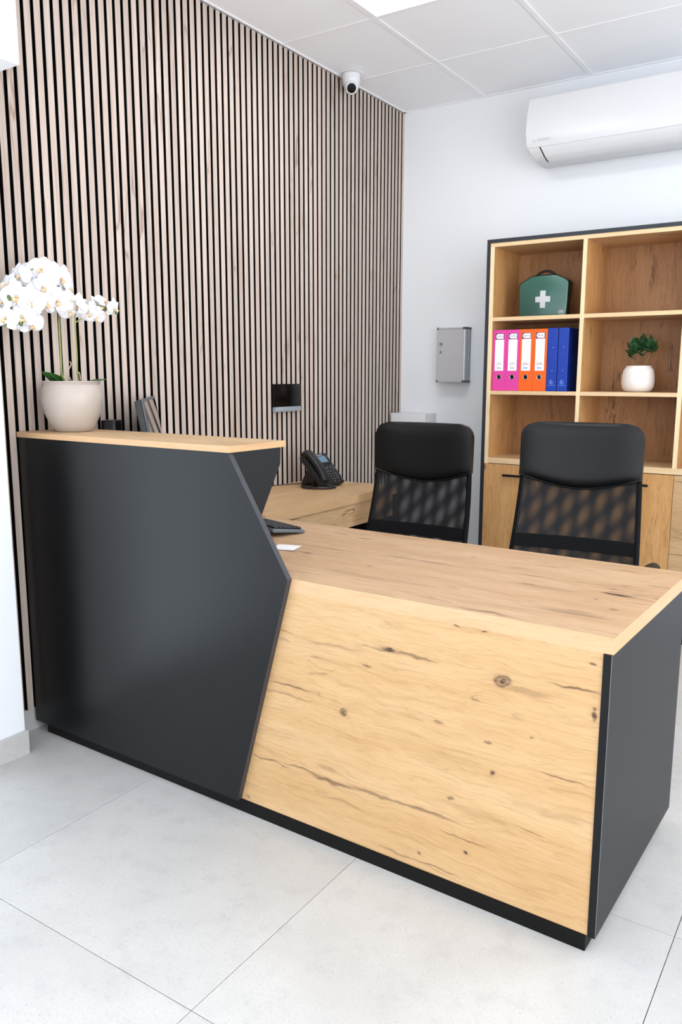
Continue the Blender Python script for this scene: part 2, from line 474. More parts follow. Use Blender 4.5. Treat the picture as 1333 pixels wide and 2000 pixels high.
M['oak_h'] = oak('oak_laminate_x', 0, seed=1.0)
M['oak_y'] = oak('oak_laminate_y', 1, seed=2.0)
M['oak_v'] = oak('oak_laminate_z', 2, seed=3.0, light='D9A972', mid='CB985F', dark='875D35', auto=1.4)
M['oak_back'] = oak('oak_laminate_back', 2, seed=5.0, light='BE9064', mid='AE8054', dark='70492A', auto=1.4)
M['oak_edge'] = oak('oak_edge_band', 0, light='DCB68E', mid='D5AD83', dark='BF966C', auto=0.0, seed=4.0)
M['oak_edge_v'] = oak('oak_edge_band_upright', 2, light='F5DFB8', mid='EED5AB', dark='D5B68A', auto=0.0, seed=6.0)
M['oak_edge_case'] = oak('oak_edge_band_case', 0, light='EACDA4', mid='E2C397', dark='CBA97C', auto=0.0, seed=7.0)
M['oak_edge_y'] = oak('oak_edge_band_depth', 1, light='CDAA82', mid='C5A177', dark='B08A60', auto=0.0, seed=8.0)

# ================================================================== THE ROOM
# floor
FX, FY, FT = 0.6338, -3.4208, 0.7959
floor = struct('floor', box(-0.1, ROOM_X, ROOM_Y, 0.1, -0.08, -0.012), M['grout'], 'screed under pale stone-look floor tiles')
ix0, ix1 = -1, 7
iy0, iy1 = -6, 5
g = 0.0009
for i in range(ix0, ix1):
    for j in range(iy0, iy1):
        x0, x1 = FX + i * FT + g, FX + (i + 1) * FT - g
        y0, y1 = FY + j * FT + g, FY + (j + 1) * FT - g
        x0, x1 = max(x0, -0.02), min(x1, ROOM_X); y0, y1 = max(y0, ROOM_Y), min(y1, 0.0)
        if x1 - x0 < 0.02 or y1 - y0 < 0.02: continue
        cx, cy = (x0 + x1) / 2, (y0 + y1) / 2
        o = obj('floor_tile', box(x0 - cx, x1 - cx, y0 - cy, y1 - cy, -0.012, 0.0, 0.0006, 1), M['tile'], floor, False)
        o.location = (cx, cy, 0)

# ceiling with lay-in tiles
ceiling = struct('ceiling', box(-0.2, ROOM_X + 0.1, ROOM_Y - 0.1, 0.2, HC + 0.06, HC + 0.12), M['wall'], 'slab above the suspended ceiling')
GX, GY, GT = 0.5147, -1.1997, 0.6
BAR = 0.024
xs = [GX + GT * k for k in range(0, 9)]
ys = [GY + GT * k for k in range(-10, 2)]
LED_CELLS = {(0, -1): 'over the slatted wall end of the reception desk', (4, -1): 'over the floor beside the bookcase', (2, -9): 'near the shop window', (6, -6): 'near the right window'}
xe = [0.0] + xs + [ROOM_X]; ye = [ROOM_Y] + ys + [0.0]
for a in range(len(xe) - 1):
    for b_ in range(len(ye) - 1):
        x0, x1 = xe[a], xe[a + 1]; y0, y1 = ye[b_], ye[b_ + 1]
        if x1 - x0 < 0.05 or y1 - y0 < 0.05: continue
        cell = (a - 1, round((y0 - GY) / GT))
        if cell in LED_CELLS and abs(x1 - x0 - GT) < 0.01: continue
        cx, cy = (x0 + x1) / 2, (y0 + y1) / 2; hx_, hy_ = (x1 - x0) / 2 - 0.0015, (y1 - y0) / 2 - 0.0015
        o = obj('ceiling_tile', box(-hx_, hx_, -hy_, hy_, 0, 0.015), M['ceil'], ceiling, False)
        o.location = (cx, cy, HC + 0.0035)
for x in xs:
    obj('grid_bar', box(x - BAR / 2, x + BAR / 2, ROOM_Y, 0, HC, HC + 0.003), M['grid'], ceiling, False)
for y in ys:
    obj('grid_bar', box(0, ROOM_X, y - BAR / 2, y + BAR / 2, HC + 0.0006, HC + 0.003), M['grid'], ceiling, False)
obj('wall_angle', box(0, ROOM_X, -0.019, 0, HC - 0.001, HC + 0.003), M['grid'], ceiling, False)
obj('wall_angle', box(0, 0.012, ROOM_Y, 0, HC - 0.001, HC + 0.003), M['grid'], ceiling, False)
first = None
for cell, where in LED_CELLS.items():
    x0 = GX + GT * cell[0]; y0 = GY + GT * cell[1]
    r = thing('ceiling_light', 'lit LED ceiling panel ' + where, 'ceiling light', (x0 + GT / 2, y0 + GT / 2, HC), 0, 'LED panels in the tile ceiling')
    h = GT / 2 - BAR / 2
    if first is None:
        fb = bmesh.new()
        for (ax, bx, ay, by) in ((-h, h, -h, -h + 0.006), (-h, h, h - 0.006, h), (-h, -h + 0.006, -h + 0.006, h - 0.006), (h - 0.006, h, -h + 0.006, h - 0.006)):
            box(ax, bx, ay, by, 0.0, 0.02, bm=fb)
        fr = obj('frame', fb, M['grid'], r, False)
        df = obj('diffuser', box(-h + 0.006, h - 0.006, -h + 0.006, h - 0.006, 0.004, 0.010), M['led'], r, False)
        first = (fr, df)
    else:
        inst(first[0], 'frame', r); inst(first[1], 'diffuser', r)

# slatted wall on the left
wall_left = struct('wall_left', box(-0.22, -0.026, -3.2, 0.15, -0.05, HC + 0.06), M['wall'], 'left wall behind upright wooden slats')
obj('felt_backing', box(-0.0255, -0.016, -2.93, 0.0, 0.085, HC - 0.002), M['felt'], wall_left, False)
Z0S, Z1S = 0.086, HC - 0.003
def two_tone(o):                        # veneer on the face only, black core at the sides
    o.data.materials.append(M['felt'])
    for f in o.data.polygons:
        if f.normal.x < 0.5: f.material_index = 1
sl = obj('slat', box(-0.0158, 0.0, -0.0131, 0.0131, Z0S, Z1S, 0.0009, 1), M['slat'], wall_left, False)
two_tone(sl)
sl.location = (0, -0.0492, 0)
for k in range(1, 71):
    inst(sl, 'slat', wall_left, (0, -0.0492 - 0.04 * k, 0))
two_tone(obj('slat', box(-0.0158, 0.0, -0.0227, -0.0006, Z0S, Z1S, 0.0009, 1), M['slat'], wall_left, False))
bb = struct('baseboard_left', box(-0.0255, -0.011, -2.93, -0.0, 0.0, 0.085, 0.001, 1), M['tile'], 'stone tile baseboard below the slats')

# entrance pier and the boxed soffit over it
we = bmesh.new()
box(-0.2, 0.13, -3.14, -2.888, -0.05, HC + 0.06, bm=we); box(-0.2, 0.13, ROOM_Y - 0.1, -4.06, -0.05, HC + 0.06, bm=we); box(-0.2, 0.13, -4.06, -3.14, 2.12, HC + 0.06, bm=we)
struct('wall_entrance', we, M['wall'], 'white painted wall end in front of the slatted wall, with the entrance beyond')
df_ = bmesh.new()
for (y0, y1, z0, z1) in ((-4.06, -4.00, 0.0, 2.12), (-3.20, -3.14, 0.0, 2.12), (-4.00, -3.20, 2.06, 2.12), (-4.00, -3.20, 0.0, 0.07)): box(-0.09, -0.03, y0, y1, z0, z1, bm=df_)
dr1 = struct('door_1', df_, M['frame_dark'], 'glazed entrance door in the left wall')
obj('pane', box(-0.066, -0.058, -4.0, -3.2, 0.07, 2.06), M['glass'], dr1, False)
bbm = box(0.1302, 0.1445, -3.14, -2.883, 0.0, 0.085, 0.001, 1)
box(0.1302, 0.1445, ROOM_Y, -4.06, 0.0, 0.085, 0.001, 1, bbm)
box(0.0, 0.1302, -2.8878, -2.883, 0.0, 0.085, bm=bbm)
struct('baseboard_entrance', bbm, M['tile'], 'stone tile baseboard round the white wall end')
struct('trim_1', box(0.1301, 0.324, -4.6, -2.889, 2.2, HC - 0.002), M['wall'], 'white boxed soffit under the ceiling beside the slatted wall')

struct('wall_back', box(-0.22, ROOM_X + 0.1, 0.0, 0.15, -0.05, HC + 0.06), M['wall'], 'white painted back wall')
struct('baseboard_back', box(0.0, 0.72, -0.012, 0.0, 0.0, 0.085, 0.001, 1), M['tile'], 'stone tile baseboard along the back wall')
# right wall with a window, wall behind the camera with the shop window
def wall_with_opening(name, axis, a, b_, lo, hi, o0, o1, z0, z1, label):
    bm = bmesh.new()
    def bx(u0, u1, za, zb):
        if axis == 0: box(a, b_, u0, u1, za, zb, bm=bm)
        else: box(u0, u1, a, b_, za, zb, bm=bm)
    bx(lo, o0, -0.05, HC + 0.06); bx(o1, hi, -0.05, HC + 0.06); bx(o0, o1, -0.05, z0); bx(o0, o1, z1, HC + 0.06)
    return struct(name, bm, M['wall'], label)
wall_with_opening('wall_right', 0, ROOM_X, ROOM_X + 0.15, ROOM_Y, 0.15, -5.25, -1.35, 0.25, 2.65, 'white right wall with a wide window')
wall_with_opening('wall_front', 1, ROOM_Y - 0.15, ROOM_Y, -0.2, ROOM_X + 0.15, 0.65, 5.15, 0.25, 2.65, 'white wall behind the viewer with the shop window')
def window(name, axis, pos, o0, o1, z0, z1, label, nm=3):
    bm = bmesh.new()
    def bx(u0, u1, za, zb):
        if axis == 0: box(pos, pos + 0.06, u0, u1, za, zb, bm=bm)
        else: box(u0, u1, pos - 0.06, pos, za, zb, bm=bm)
    w = 0.05
    bx(o0, o1, z0, z0 + w); bx(o0, o1, z1 - w, z1)
    for k in range(nm + 1):
        u = o0 + (o1 - o0 - w) * k / nm
        bx(u, u + w, z0 + w, z1 - w)
    wi = struct(name, bm, M['frame_dark'], label)
    for k in range(nm):
        u0 = o0 + (o1 - o0 - w) * k / nm + w; u1 = o0 + (o1 - o0 - w) * (k + 1) / nm
        if axis == 0: gb = box(pos + 0.025, pos + 0.033, u0, u1, z0 + w, z1 - w)
        else: gb = box(u0, u1, pos - 0.033, pos - 0.025, z0 + w, z1 - w)
        obj('pane', gb, M['glass'], wi, False)
window('window_1', 0, ROOM_X + 0.05, -5.25, -1.35, 0.25, 2.65, 'wide window in the right wall')
window('window_2', 1, ROOM_Y - 0.05, 0.65, 5.15, 0.25, 2.65, 'shop window behind the viewer')

# ================================================================== RECEPTION DESK
DA = -0.027
DORG = Vector((0.004, -2.7, 0))
desk = thing('reception_desk', 'angular oak and black reception desk with a raised counter beside the slatted wall', 'reception desk', DORG, DA)
ca, sa = math.cos(-DA), math.sin(-DA)
def to_desk(v):
    v = Vector(v) - DORG
    return Vector((v.x * ca - v.y * sa, v.x * sa + v.y * ca, v.z))
def desk_at(u, v, axis, val):
    c = to_desk(CAM_C); d = to_desk(CAM_C + ray(u, v)) - c
    return c + d * ((val - c[axis]) / d[axis])
ZB, ZT, TW, ZC, TC = 0.040, 0.755, 0.0375, 1.1115, 0.0185
YW = -0.0333
# knots and splits of the front board, read off the photograph
def strip(u0, v0, u1, v1, th, a, ax, val):
    p, q = desk_at(u0, v0, ax, val), desk_at(u1, v1, ax, val)
    c = (p + q) / 2
    L = abs(q.x - p.x) / 2
    n = max(1, int(L / 0.05)); out = []
    for k in range(n):
        f = (k + 0.5) / n; pc = p.lerp(q, f)
        s = random.uniform(0.7, 1.25)
        r = (L / n * 1.5, 0.2 if ax == 1 else th * s, th * s if ax == 1 else 0.2)
        out.append((tuple(pc), r, a * random.uniform(0.65, 1.0)))
    return out
def spot(u, v, rx, rz, a, ax, val):
    p = desk_at(u, v, ax, val)
    return [(tuple(p), (rx, 0.2 if ax == 1 else rz, rz if ax == 1 else 0.2), a)]
bl = []
for a in ((985, 1331, .028, .017, .85), (672, 1388, .016, .012, .85), (965, 1511, .007, .009, .95), (858, 1410, .017, .005, .7), (952, 1447, .016, .005, .7),
          (1161, 1400, .008, .012, .8), (1163, 1388, .006, .006, .7), (757, 1269, .030, .009, .95), (1160, 1300, .010, .005, .7), (820, 1667, .008, .006, .8), (908, 1665, .009, .006, .8),
          (715, 1302, .016, .005, .7), (485, 1553, .008, .005, .6), (1036, 1437, .008, .004, .6), (880, 1560, .010, .005, .6), (893, 1222, .010, .003, .7), (945, 1233, .012, .003, .7), (876, 1561, .008, .006, .5),
          (640, 1500, .05, .010, .22), (885, 1480, .10, .018, .12), (930, 1365, .02, .004, .5)):
    bl += spot(*a, 1, YW)
for a in ((700, 1260, 850, 1291, .0045, .75), (530, 1325, 602, 1350, .0035, .75), (520, 1345, 612, 1370, .007, .35), (495, 1476, 625, 1512, .0045, .7), (610, 1515, 770, 1562, .009, .6), (760, 1560, 880, 1600, .006, .5),
          (1085, 1337, 1168, 1358, .004, .8), (1060, 1506, 1158, 1541, .0025, .9), (745, 1655, 885, 1707, .003, .75), (858, 1622, 950, 1655, .003, .6), (1008, 1611, 1062, 1632, .002, .7),
          (990, 1336, 1070, 1366, .010, .35), (590, 1250, 700, 1270, .005, .35), (640, 1557, 700, 1577, .007, .35), (870, 1575, 1000, 1610, .012, .18), (1000, 1560, 1160, 1620, .016, .14), (480, 1420, 640, 1460, .012, .10), (540, 1600, 720, 1665, .010, .12)):
    bl += strip(*a, 1, YW)
M['oak_front'] = oak('oak_laminate_front', 0, blobs=bl, knots=0.0, auto=0.40, seed=0.0, light='D6B285', mid='CBA473', dark='A67E54')
bt = []
for a in ((1209, 1163, .05, .012, .8), (1136, 1196, .05, .02, .35), (1032, 1141, .035, .008, .5), (715, 1052, .025, .006, .8), (925, 1088, .012, .006, .6), (724, 1106, .012, .006, .5), (1196, 1190, .014, .008, .6), (1165, 1171, .012, .006, .6)):
    bt += spot(*a, 2, ZT)
for a in ((895, 1188, 1010, 1203, .010, .5), (590, 1062, 680, 1078, .006, .5), (760, 1085, 880, 1105, .016, .25), (930, 1110, 1080, 1130, .004, .5), (1000, 1140, 1130, 1155, .02, .2), (1060, 1185, 1180, 1210, .02, .3), (640, 1110, 760, 1135, .02, .18)):
    bt += strip(*a, 2, ZT)
M['oak_top'] = oak('oak_laminate_top', 0, blobs=bt, knots=0.3, auto=1.1, seed=9.0, light='D0AE8B', mid='C49F7A', dark='977452')

YB = -0.052
fp = prism([(0.0, ZB), (1.0046, ZB), (1.2062, 0.7545), (0.9945, ZC - TC), (0.0, ZC - TC)], 1, YB, YB + 0.0182)
fpo = obj('front_panel', fp, M['black_lam'], desk, False)
# edge band along the slanted outline
eb = bmesh.new()
def edge_strip(bm, p, q, y0, y1, tk):
    d = Vector((q[0] - p[0], q[1] - p[1])).normalized(); n = Vector((d.y, -d.x))
    pts = [(p[0], p[1]), (q[0], q[1]), (q[0] + n.x * tk, q[1] + n.y * tk), (p[0] + n.x * tk, p[1] + n.y * tk)]
    prism(pts, 1, y0, y1, bm)
edge_strip(eb, (1.0046, ZB), (1.2062, 0.7545), YB - 0.0001, YB + 0.0182, 0.0008)
edge_strip(eb, (1.2062, 0.7545), (0.9945, ZC - TC), YB - 0.0001, YB + 0.0182, 0.0008)
obj('edge_band', eb, M['edge_dark'], fpo, False)
obj('wood_panel', prism([(0.98, ZB), (2.064, ZB), (2.064, ZT - TW), (1.17, ZT - TW), (0.98, ZB + 0.05)], 1, YW, YW + 0.018), M['oak_front'], desk, False)
wt = obj('worktop', box(0.0, 2.0838, YW + 0.001, 0.678, ZT - TW, ZT), M['oak_top'], desk, False)
obj('edge_band', box(0.9, 2.0848, YW, YW + 0.001, ZT - TW, ZT), M['oak_edge'], wt, False)
obj('edge_band', box(2.0838, 2.0848, YW + 0.001, 0.678, ZT - TW, ZT), M['oak_edge_y'], wt, False)
sp_ = obj('side_panel', box(2.0642, 2.0826, -0.037, 0.661, ZB, ZT - TW - 0.0005, 0.0004, 1), M['grey_lam'], desk, False)
obj('edge_band', box(2.0824, 2.0829, -0.0374, -0.0366, ZB, ZT - TW - 0.0008), M['silver_grey'], sp_, False)
obj('plinth', box(0.045, 2.0605, -0.0365, 0.62, 0.0, ZB), M['plinth'], desk, False)
ct = obj('counter_top', box(0.0, 1.0026, -0.0545, 0.198, ZC - TC, ZC), M['oak_h'], desk, False)
obj('edge_band', box(0.0, 1.0036, -0.0555, -0.0545, ZC - TC, ZC), M['oak_edge'], ct, False)
obj('edge_band', box(1.0026, 1.0036, -0.0545, 0.198, ZC - TC, ZC), M['oak_edge_y'], ct, False)
for xg in (0.972, 0.006):
    obj('end_gusset', prism([(-0.0335, ZC - TC), (0.190, ZC - TC), (0.187, 1.040), (0.012, ZT + 0.0005), (-0.0335, ZT + 0.0005)], 0, xg, xg + 0.018), M['black_lam'], desk, False)
obj('back_leg_panel', box(0.03, 2.0640, 0.60, 0.618, ZB, ZT - TW - 0.12), M['black_lam'], desk, False)

# return desk along the slatted wall
ret = thing('side_desk', 'low oak side desk along the slatted wall carrying the telephone', 'desk', (0, 0, 0))
XR, YR0, YR1 = 0.515, -2.015, -0.945
rt = obj('worktop', box(0.001, XR - 0.001, YR0, YR1, ZT - 0.038, ZT), M['oak_y'], ret, False)
obj('edge_band', box(XR - 0.001, XR, YR0, YR1, ZT - 0.038, ZT), M['oak_edge_y'], rt, False)
obj('apron', box(XR - 0.035, XR - 0.017, YR0 + 0.02, YR1 - 0.019, 0.605, ZT - 0.0385), M['oak_y'], ret, False)
obj('end_panel', box(0.004, XR - 0.004, YR1 - 0.019, YR1 - 0.001, 0.0, ZT - 0.0385), M['black_lam'], ret, False)
obj('end_panel', box(0.004, XR - 0.06, YR0 + 0.002, YR0 + 0.020, 0.0, ZT - 0.0385), M['black_lam'], ret, False)

# ================================================================== BOOKCASE
BX0, BX1, BY, BZ1 = 0.725, 2.245, -0.39, 2.010
case = thing('bookcase', 'tall oak bookcase with open shelves, lower doors and a dark frame by the back wall', 'bookcase', (BX0, BY, 0))
def cobj(name, x0, x1, y0, y1, z0, z1, mat, parent=None, bev=0.0):
    return obj(name, box(x0 - BX0, x1 - BX0, y0 - BY, y1 - BY, z0, z1, bev, 1), mat, parent or case, False)
ft = 0.019
cobj('frame_side', BX0, BX0 + ft, BY, -0.002, 0.0, BZ1, M['frame_dark'])
cobj('frame_side', BX1 - ft, BX1, BY, -0.002, 0.0, BZ1, M['frame_dark'])
cobj('frame_top', BX0 + ft, BX1 - ft, BY, -0.002, BZ1 - ft, BZ1, M['frame_dark'])
cobj('plinth', BX0 + ft, BX1 - ft, BY + 0.004, -0.03, 0.0, 0.072, M['plinth'])
IX0, IX1 = BX0 + ft, BX1 - ft
YF = BY + 0.003
def board(name, x0, x1, z0, z1, mat, emat, parent=None, y1=-0.03):
    b = cobj(name, x0, x1, YF + 0.001, y1, z0, z1, mat, parent)
    cobj('edge_band', x0, x1, YF, YF + 0.001, z0, z1, emat, b)
    return b
colx = [(0.766, 1.232), (1.252, 1.716), (1.737, 2.203)]
ZTOP = BZ1 - ft
board('top_board', IX0, IX1, ZTOP - 0.020, ZTOP, M['oak_h'], M['oak_edge_case'])
board('side_board', IX0, 0.766, 0.835, ZTOP - 0.020, M['oak_v'], M['oak_edge_v'])
board('side_board', 2.203, IX1, 0.835, ZTOP - 0.020, M['oak_v'], M['oak_edge_v'])
board('divider', 1.232, 1.252, 0.868, ZTOP - 0.020, M['oak_v'], M['oak_edge_v'])
board('divider', 1.716, 1.737, 0.868, ZTOP - 0.020, M['oak_v'], M['oak_edge_v'])
board('bottom_board', 0.766, 2.203, 0.838, 0.868, M['oak_h'], M['oak_edge_case'])
for (x0, x1) in colx:
    for zc in (1.612, 1.228):
        board('shelf', x0, x1, zc - 0.0195, zc, M['oak_h'], M['oak_edge_case'])
cobj('back_panel', IX0, IX1, -0.03, -0.017, 0.075, ZTOP, M['oak_back'])
cobj('lower_carcass', IX0, IX1, YF + 0.020, -0.03, 0.0725, 0.834, M['plinth'])
doors = [(IX0 + 0.001, 1.2405), (1.2425, 1.7265)]
for k, (x0, x1) in enumerate(doors):
    d = cobj('door', x0, x1, YF, YF + 0.018, 0.076, 0.834, M['oak_v'], None, 0.0006)
    xc = 0.99 if k == 0 else 1.487
    hb = box(xc - 0.128 - BX0, xc + 0.128 - BX0, YF - 0.030 - BY, YF - 0.018 - BY, 0.772, 0.784, 0.001, 1)
    for s in (-1, 1): box(xc + s * 0.096 - 0.005 - BX0, xc + s * 0.096 + 0.005 - BX0, YF - 0.018 - BY, YF - BY, 0.773, 0.783, bm=hb)
    obj('handle', hb, M['black_plastic'], d, False)
for (z0, z1) in ((0.448, 0.834), (0.076, 0.446)):
    d = cobj('drawer', 1.7285, IX1 - 0.001, YF, YF + 0.018, z0, z1, M['oak_h'], None, 0.0006)
    hb = box(1.98 - 0.128 - BX0, 1.98 + 0.128 - BX0, YF - 0.030 - BY, YF - 0.018 - BY, z1 - 0.062, z1 - 0.050, 0.001, 1)
    for s in (-1, 1): box(1.98 + s * 0.096 - 0.005 - BX0, 1.98 + s * 0.096 + 0.005 - BX0, YF - 0.018 - BY, YF - BY, z1 - 0.061, z1 - 0.051, bm=hb)
    obj('handle', hb, M['black_plastic'], d, False)

# ---------------- binders
def lever_binder(x0, w, mat, label, group, brand_ink, line_ink):
    r = thing('ring_binder', label, 'binder', (x0 + w / 2, -0.372, 1.2285), 0, group)
    H, D = 0.318, 0.285
    h = w / 2
    cov = bmesh.new()
    box(-h, h, 0, 0.0025, 0, H, 0.001, 1, cov)
    box(-h, -h + 0.0022, 0.0026, D, 0, H, bm=cov)
    box(h - 0.0022, h, 0.0026, D, 0, H, bm=cov)
    obj('cover', cov, mat, r, False)
    obj('paper_block', box(-h + 0.006, h - 0.006, 0.02, D - 0.012, 0.006, H - 0.014), M['paper'], r, False)
    lb = obj('label', box(-0.0245, 0.0245, -0.0006, 0, 0.105, 0.268), M['paper'], r, False)
    lg = obj('badge', box(-0.0245, 0.0245, -0.0006, 0, 0.270, 0.300), M['purple_ink'], r, False)
    pl = [(0.021, 0.2725), (0.021, 0.2975)] + [(-0.0085 + 0.0125 * math.cos(a), 0.285 + 0.0125 * math.sin(a)) for a in [PI / 2 + PI * k / 10 for k in range(11)]]
    obj('badge_field', prism(pl, 1, -0.0010, -0.0006), M['paper'], lg, False)
    text_obj('badge_text', 'SKAG', 0.0135, M['purple_ink'], lg, (0.001, -0.0011, 0.285), FACE_NEG_Y, 0.0001)
    # unreadable small print near the foot of the label
    def dashes(z, hgt, x0_, x1_, n, mat_):
        bm = bmesh.new(); st = (x1_ - x0_) / n
        for k in range(n): box(x0_ + k * st, x0_ + k * st + st * 0.7, -0.0008, -0.0006, z - hgt / 2, z + hgt / 2, bm=bm)
        obj('small_print', bm, mat_, lb, False)
    dashes(0.147, 0.003, -0.012, 0.014, 4, M['pale_ink'])
    dashes(0.139, 0.0045, -0.016, 0.017, 7, line_ink)
    dashes(0.128, 0.003, -0.017, -0.007, 3, M['pale_ink'])
    dashes(0.119, 0.008, -0.012, 0.012, 9, brand_ink)
    # finger ring
    rb = bmesh.new()
    for (R_, mm) in ((0.0135, None),):
        A = []
        for k in range(24):
            a = 2 * PI * k / 24
            A.append([rb.verts.new((rr * math.cos(a), yy, 0.072 + rr * math.sin(a))) for rr, yy in ((0.0100, -0.0004), (0.0112, -0.0014), (0.0128, -0.0014), (0.0138, -0.0002))])
        for k in range(24):
            B = A[(k + 1) % 24]
            for q in range(3): rb.faces.new([A[k][q], A[k][q + 1], B[q + 1], B[q]])
    rg = obj('finger_ring', rb, M['chrome'], r)
    obj('finger_hole', prism([(0.0104 * math.cos(2 * PI * k / 20), 0.072 + 0.0104 * math.sin(2 * PI * k / 20)) for k in range(20)], 1, -0.0005, -0.0001), M['black_gloss'], rg, False)
    return r
bw = 0.0735
lever_binder(0.7685, bw, M['pink'], 'pink lever arch binder standing against the bookcase side board', None, M['pale_ink'], M['pale_ink'])
lever_binder(0.7685 + 0.0745, bw, M['pink'], 'pink lever arch binder standing against an orange one', None, M['pale_ink'], M['pale_ink'])
lever_binder(0.7685 + 0.149, bw, M['orange'], 'orange lever arch binder standing against a pink one', None, M['blue_ink'], M['red_ink'])
lever_binder(0.7685 + 0.2235, bw, M['orange'], 'orange lever arch binder standing against a blue one', None, M['blue_ink'], M['red_ink'])
M['blue_mark'] = plain('pale_blue_mark', '7FA4EE', 0.5)
def ring_binder(x0, w, label):
    r = thing('ring_binder', label, 'binder', (x0 + w / 2, -0.372, 1.2285))
    H, D, h = 0.320, 0.27, w / 2
    cov = bmesh.new()
    box(-h, h, 0, 0.0028, 0, H, 0.0012, 1, cov)
    box(-h, -h + 0.0024, 0.0029, D, 0, H, bm=cov); box(h - 0.0024, h, 0.0029, D, 0, H, bm=cov)
    obj('cover', cov, M['blue'], r, False)
    obj('paper_block', box(-h + 0.005, h - 0.005, 0.02, D - 0.012, 0.006, H - 0.012), M['paper'], r, False)
    for z in (0.105, 0.222):
        rv = lathe([(0.0, 0.0018), (0.0016, 0.0014), (0.0026, 0.0004), (0.0028, 0)], 12, cap=False)
        bmesh.ops.transform(rv, matrix=Matrix.Rotation(PI / 2, 4, 'X'), verts=rv.verts)
        o = obj('rivet', rv, M['chrome'], r); o.location = (0.002, 0, z)
    lg = bmesh.new()
    n = 20
    for k in range(n):
        a0, a1 = 2 * PI * (k + 0.08) / n, 2 * PI * (k + 1) / n
        if k in (1, 2): continue
        prism([(R * math.cos(a), 0.047 + R * math.sin(a)) for R, a in ((0.0085, a0), (0.0105, a0), (0.0105, a1), (0.0085, a1))], 1, -0.0004, 0.0, lg)
    prism([(-0.004, 0.051), (0.003, 0.053), (0.001, 0.049), (-0.002, 0.047), (0.004, 0.043), (-0.003, 0.041)], 1, -0.0004, 0.0, lg)
    box(-h + 0.006, h - 0.006, -0.0004, 0.0, 0.0295, 0.0312, bm=lg)
    obj('emblem', lg, M['blue_mark'], r, False)
ring_binder(1.068, 0.052, 'blue two-ring binder pressed between an orange binder and another blue one')
ring_binder(1.124, 0.052, 'blue two-ring binder at the open end of the binder row')

# ---------------- first aid case
kit = thing('first_aid_case', 'green first aid case with a white cross wrapped in clear film on the bookcase shelf', 'first aid case', (1.000, -0.285, 1.6125), 0.0)
ol = [(-0.128, 0.010), (-0.118, 0.0), (0.118, 0.0), (0.128, 0.010), (0.134, 0.168), (0.126, 0.182), (0.078, 0.206), (0.060, 0.212), (-0.052, 0.210), (-0.070, 0.205), (-0.122, 0.176), (-0.132, 0.162)]
obj('shell', prism(ol, 1, 0.0, 0.036, bev=0.006, seg=3), M['kit_green'], kit)
obj('rear_shell', prism([(x * 0.995, z * 0.995 + 0.0005) for x, z in ol], 1, 0.0365, 0.082, bev=0.005, seg=2), M['black_plastic'], kit)
hd = tube([(-0.058, 0.034, 0.202), (-0.040, 0.034, 0.222), (-0.004, 0.034, 0.236), (0.034, 0.034, 0.228), (0.060, 0.034, 0.204)], 0.0065, 8)
obj('handle', hd, M['black_plastic'], kit)
hd = bmesh.new()
box(-0.040, 0.040, -0.0006, 0.0002, 0.0755, 0.1045, bm=hd); box(-0.0145, 0.0145, -0.0007, 0.0002, 0.046, 0.134, bm=hd)
obj('cross', hd, M['paper'], kit, False)
eo = bmesh.new()
for k in range(18):
    a0, a1 = 2 * PI * k / 18, 2 * PI * (k + 1) / 18
    prism([(0.095 + R * math.cos(a), 0.024 + R * math.sin(a)) for R, a in ((0.0042, a0), (0.0078, a0), (0.0078, a1), (0.0042, a1))], 1, -0.0006, 0.0002, eo)
prism([(0.1035, 0.024), (0.1100, 0.0315), (0.1145, 0.0315), (0.1085, 0.024), (0.1145, 0.0165), (0.1100, 0.0165)], 1, -0.0006, 0.0002, eo)
for k in range(6): box(0.0875 + k * 0.0046, 0.0875 + k * 0.0046 + 0.0034, -0.0006, 0.0002, 0.0098, 0.0120, bm=eo)
obj('emblem', eo, M['paper'], kit, False)
t = NT('clear_film')
t.b.inputs['Base Color'].default_value = (1, 1, 1, 1); t.b.inputs['Roughness'].default_value = 0.12
tr = t.new('ShaderNodeBsdfTransparent'); gl = t.new('ShaderNodeBsdfGlossy'); gl.inputs['Roughness'].default_value = 0.14
mx = t.new('ShaderNodeMixShader'); lw = t.new('ShaderNodeFresnel'); lw.inputs[0].default_value = 1.45
nz = t.new('ShaderNodeBump'); nz.inputs['Strength'].default_value = 0.6; nz.inputs['Distance'].default_value = 0.003
t.link(t.noise(t.vmul(t.coords(), (45, 45, 14)), 1, 2), nz.inputs['Height']); t.link(nz.outputs[0], gl.inputs['Normal']); t.link(nz.outputs[0], lw.inputs['Normal'])
t.link(lw.outputs[0], mx.inputs[0]); t.link(tr.outputs[0], mx.inputs[1]); t.link(gl.outputs[0], mx.inputs[2]); t.link(mx.outputs[0], t.n['Material Output'].inputs['Surface'])
M['film'] = t.m
obj('film_wrap', prism([(x * 1.02, z * 1.012 + 0.0002) for x, z in ol], 1, -0.003, 0.092, bev=0.008, seg=3), M['film'], kit)

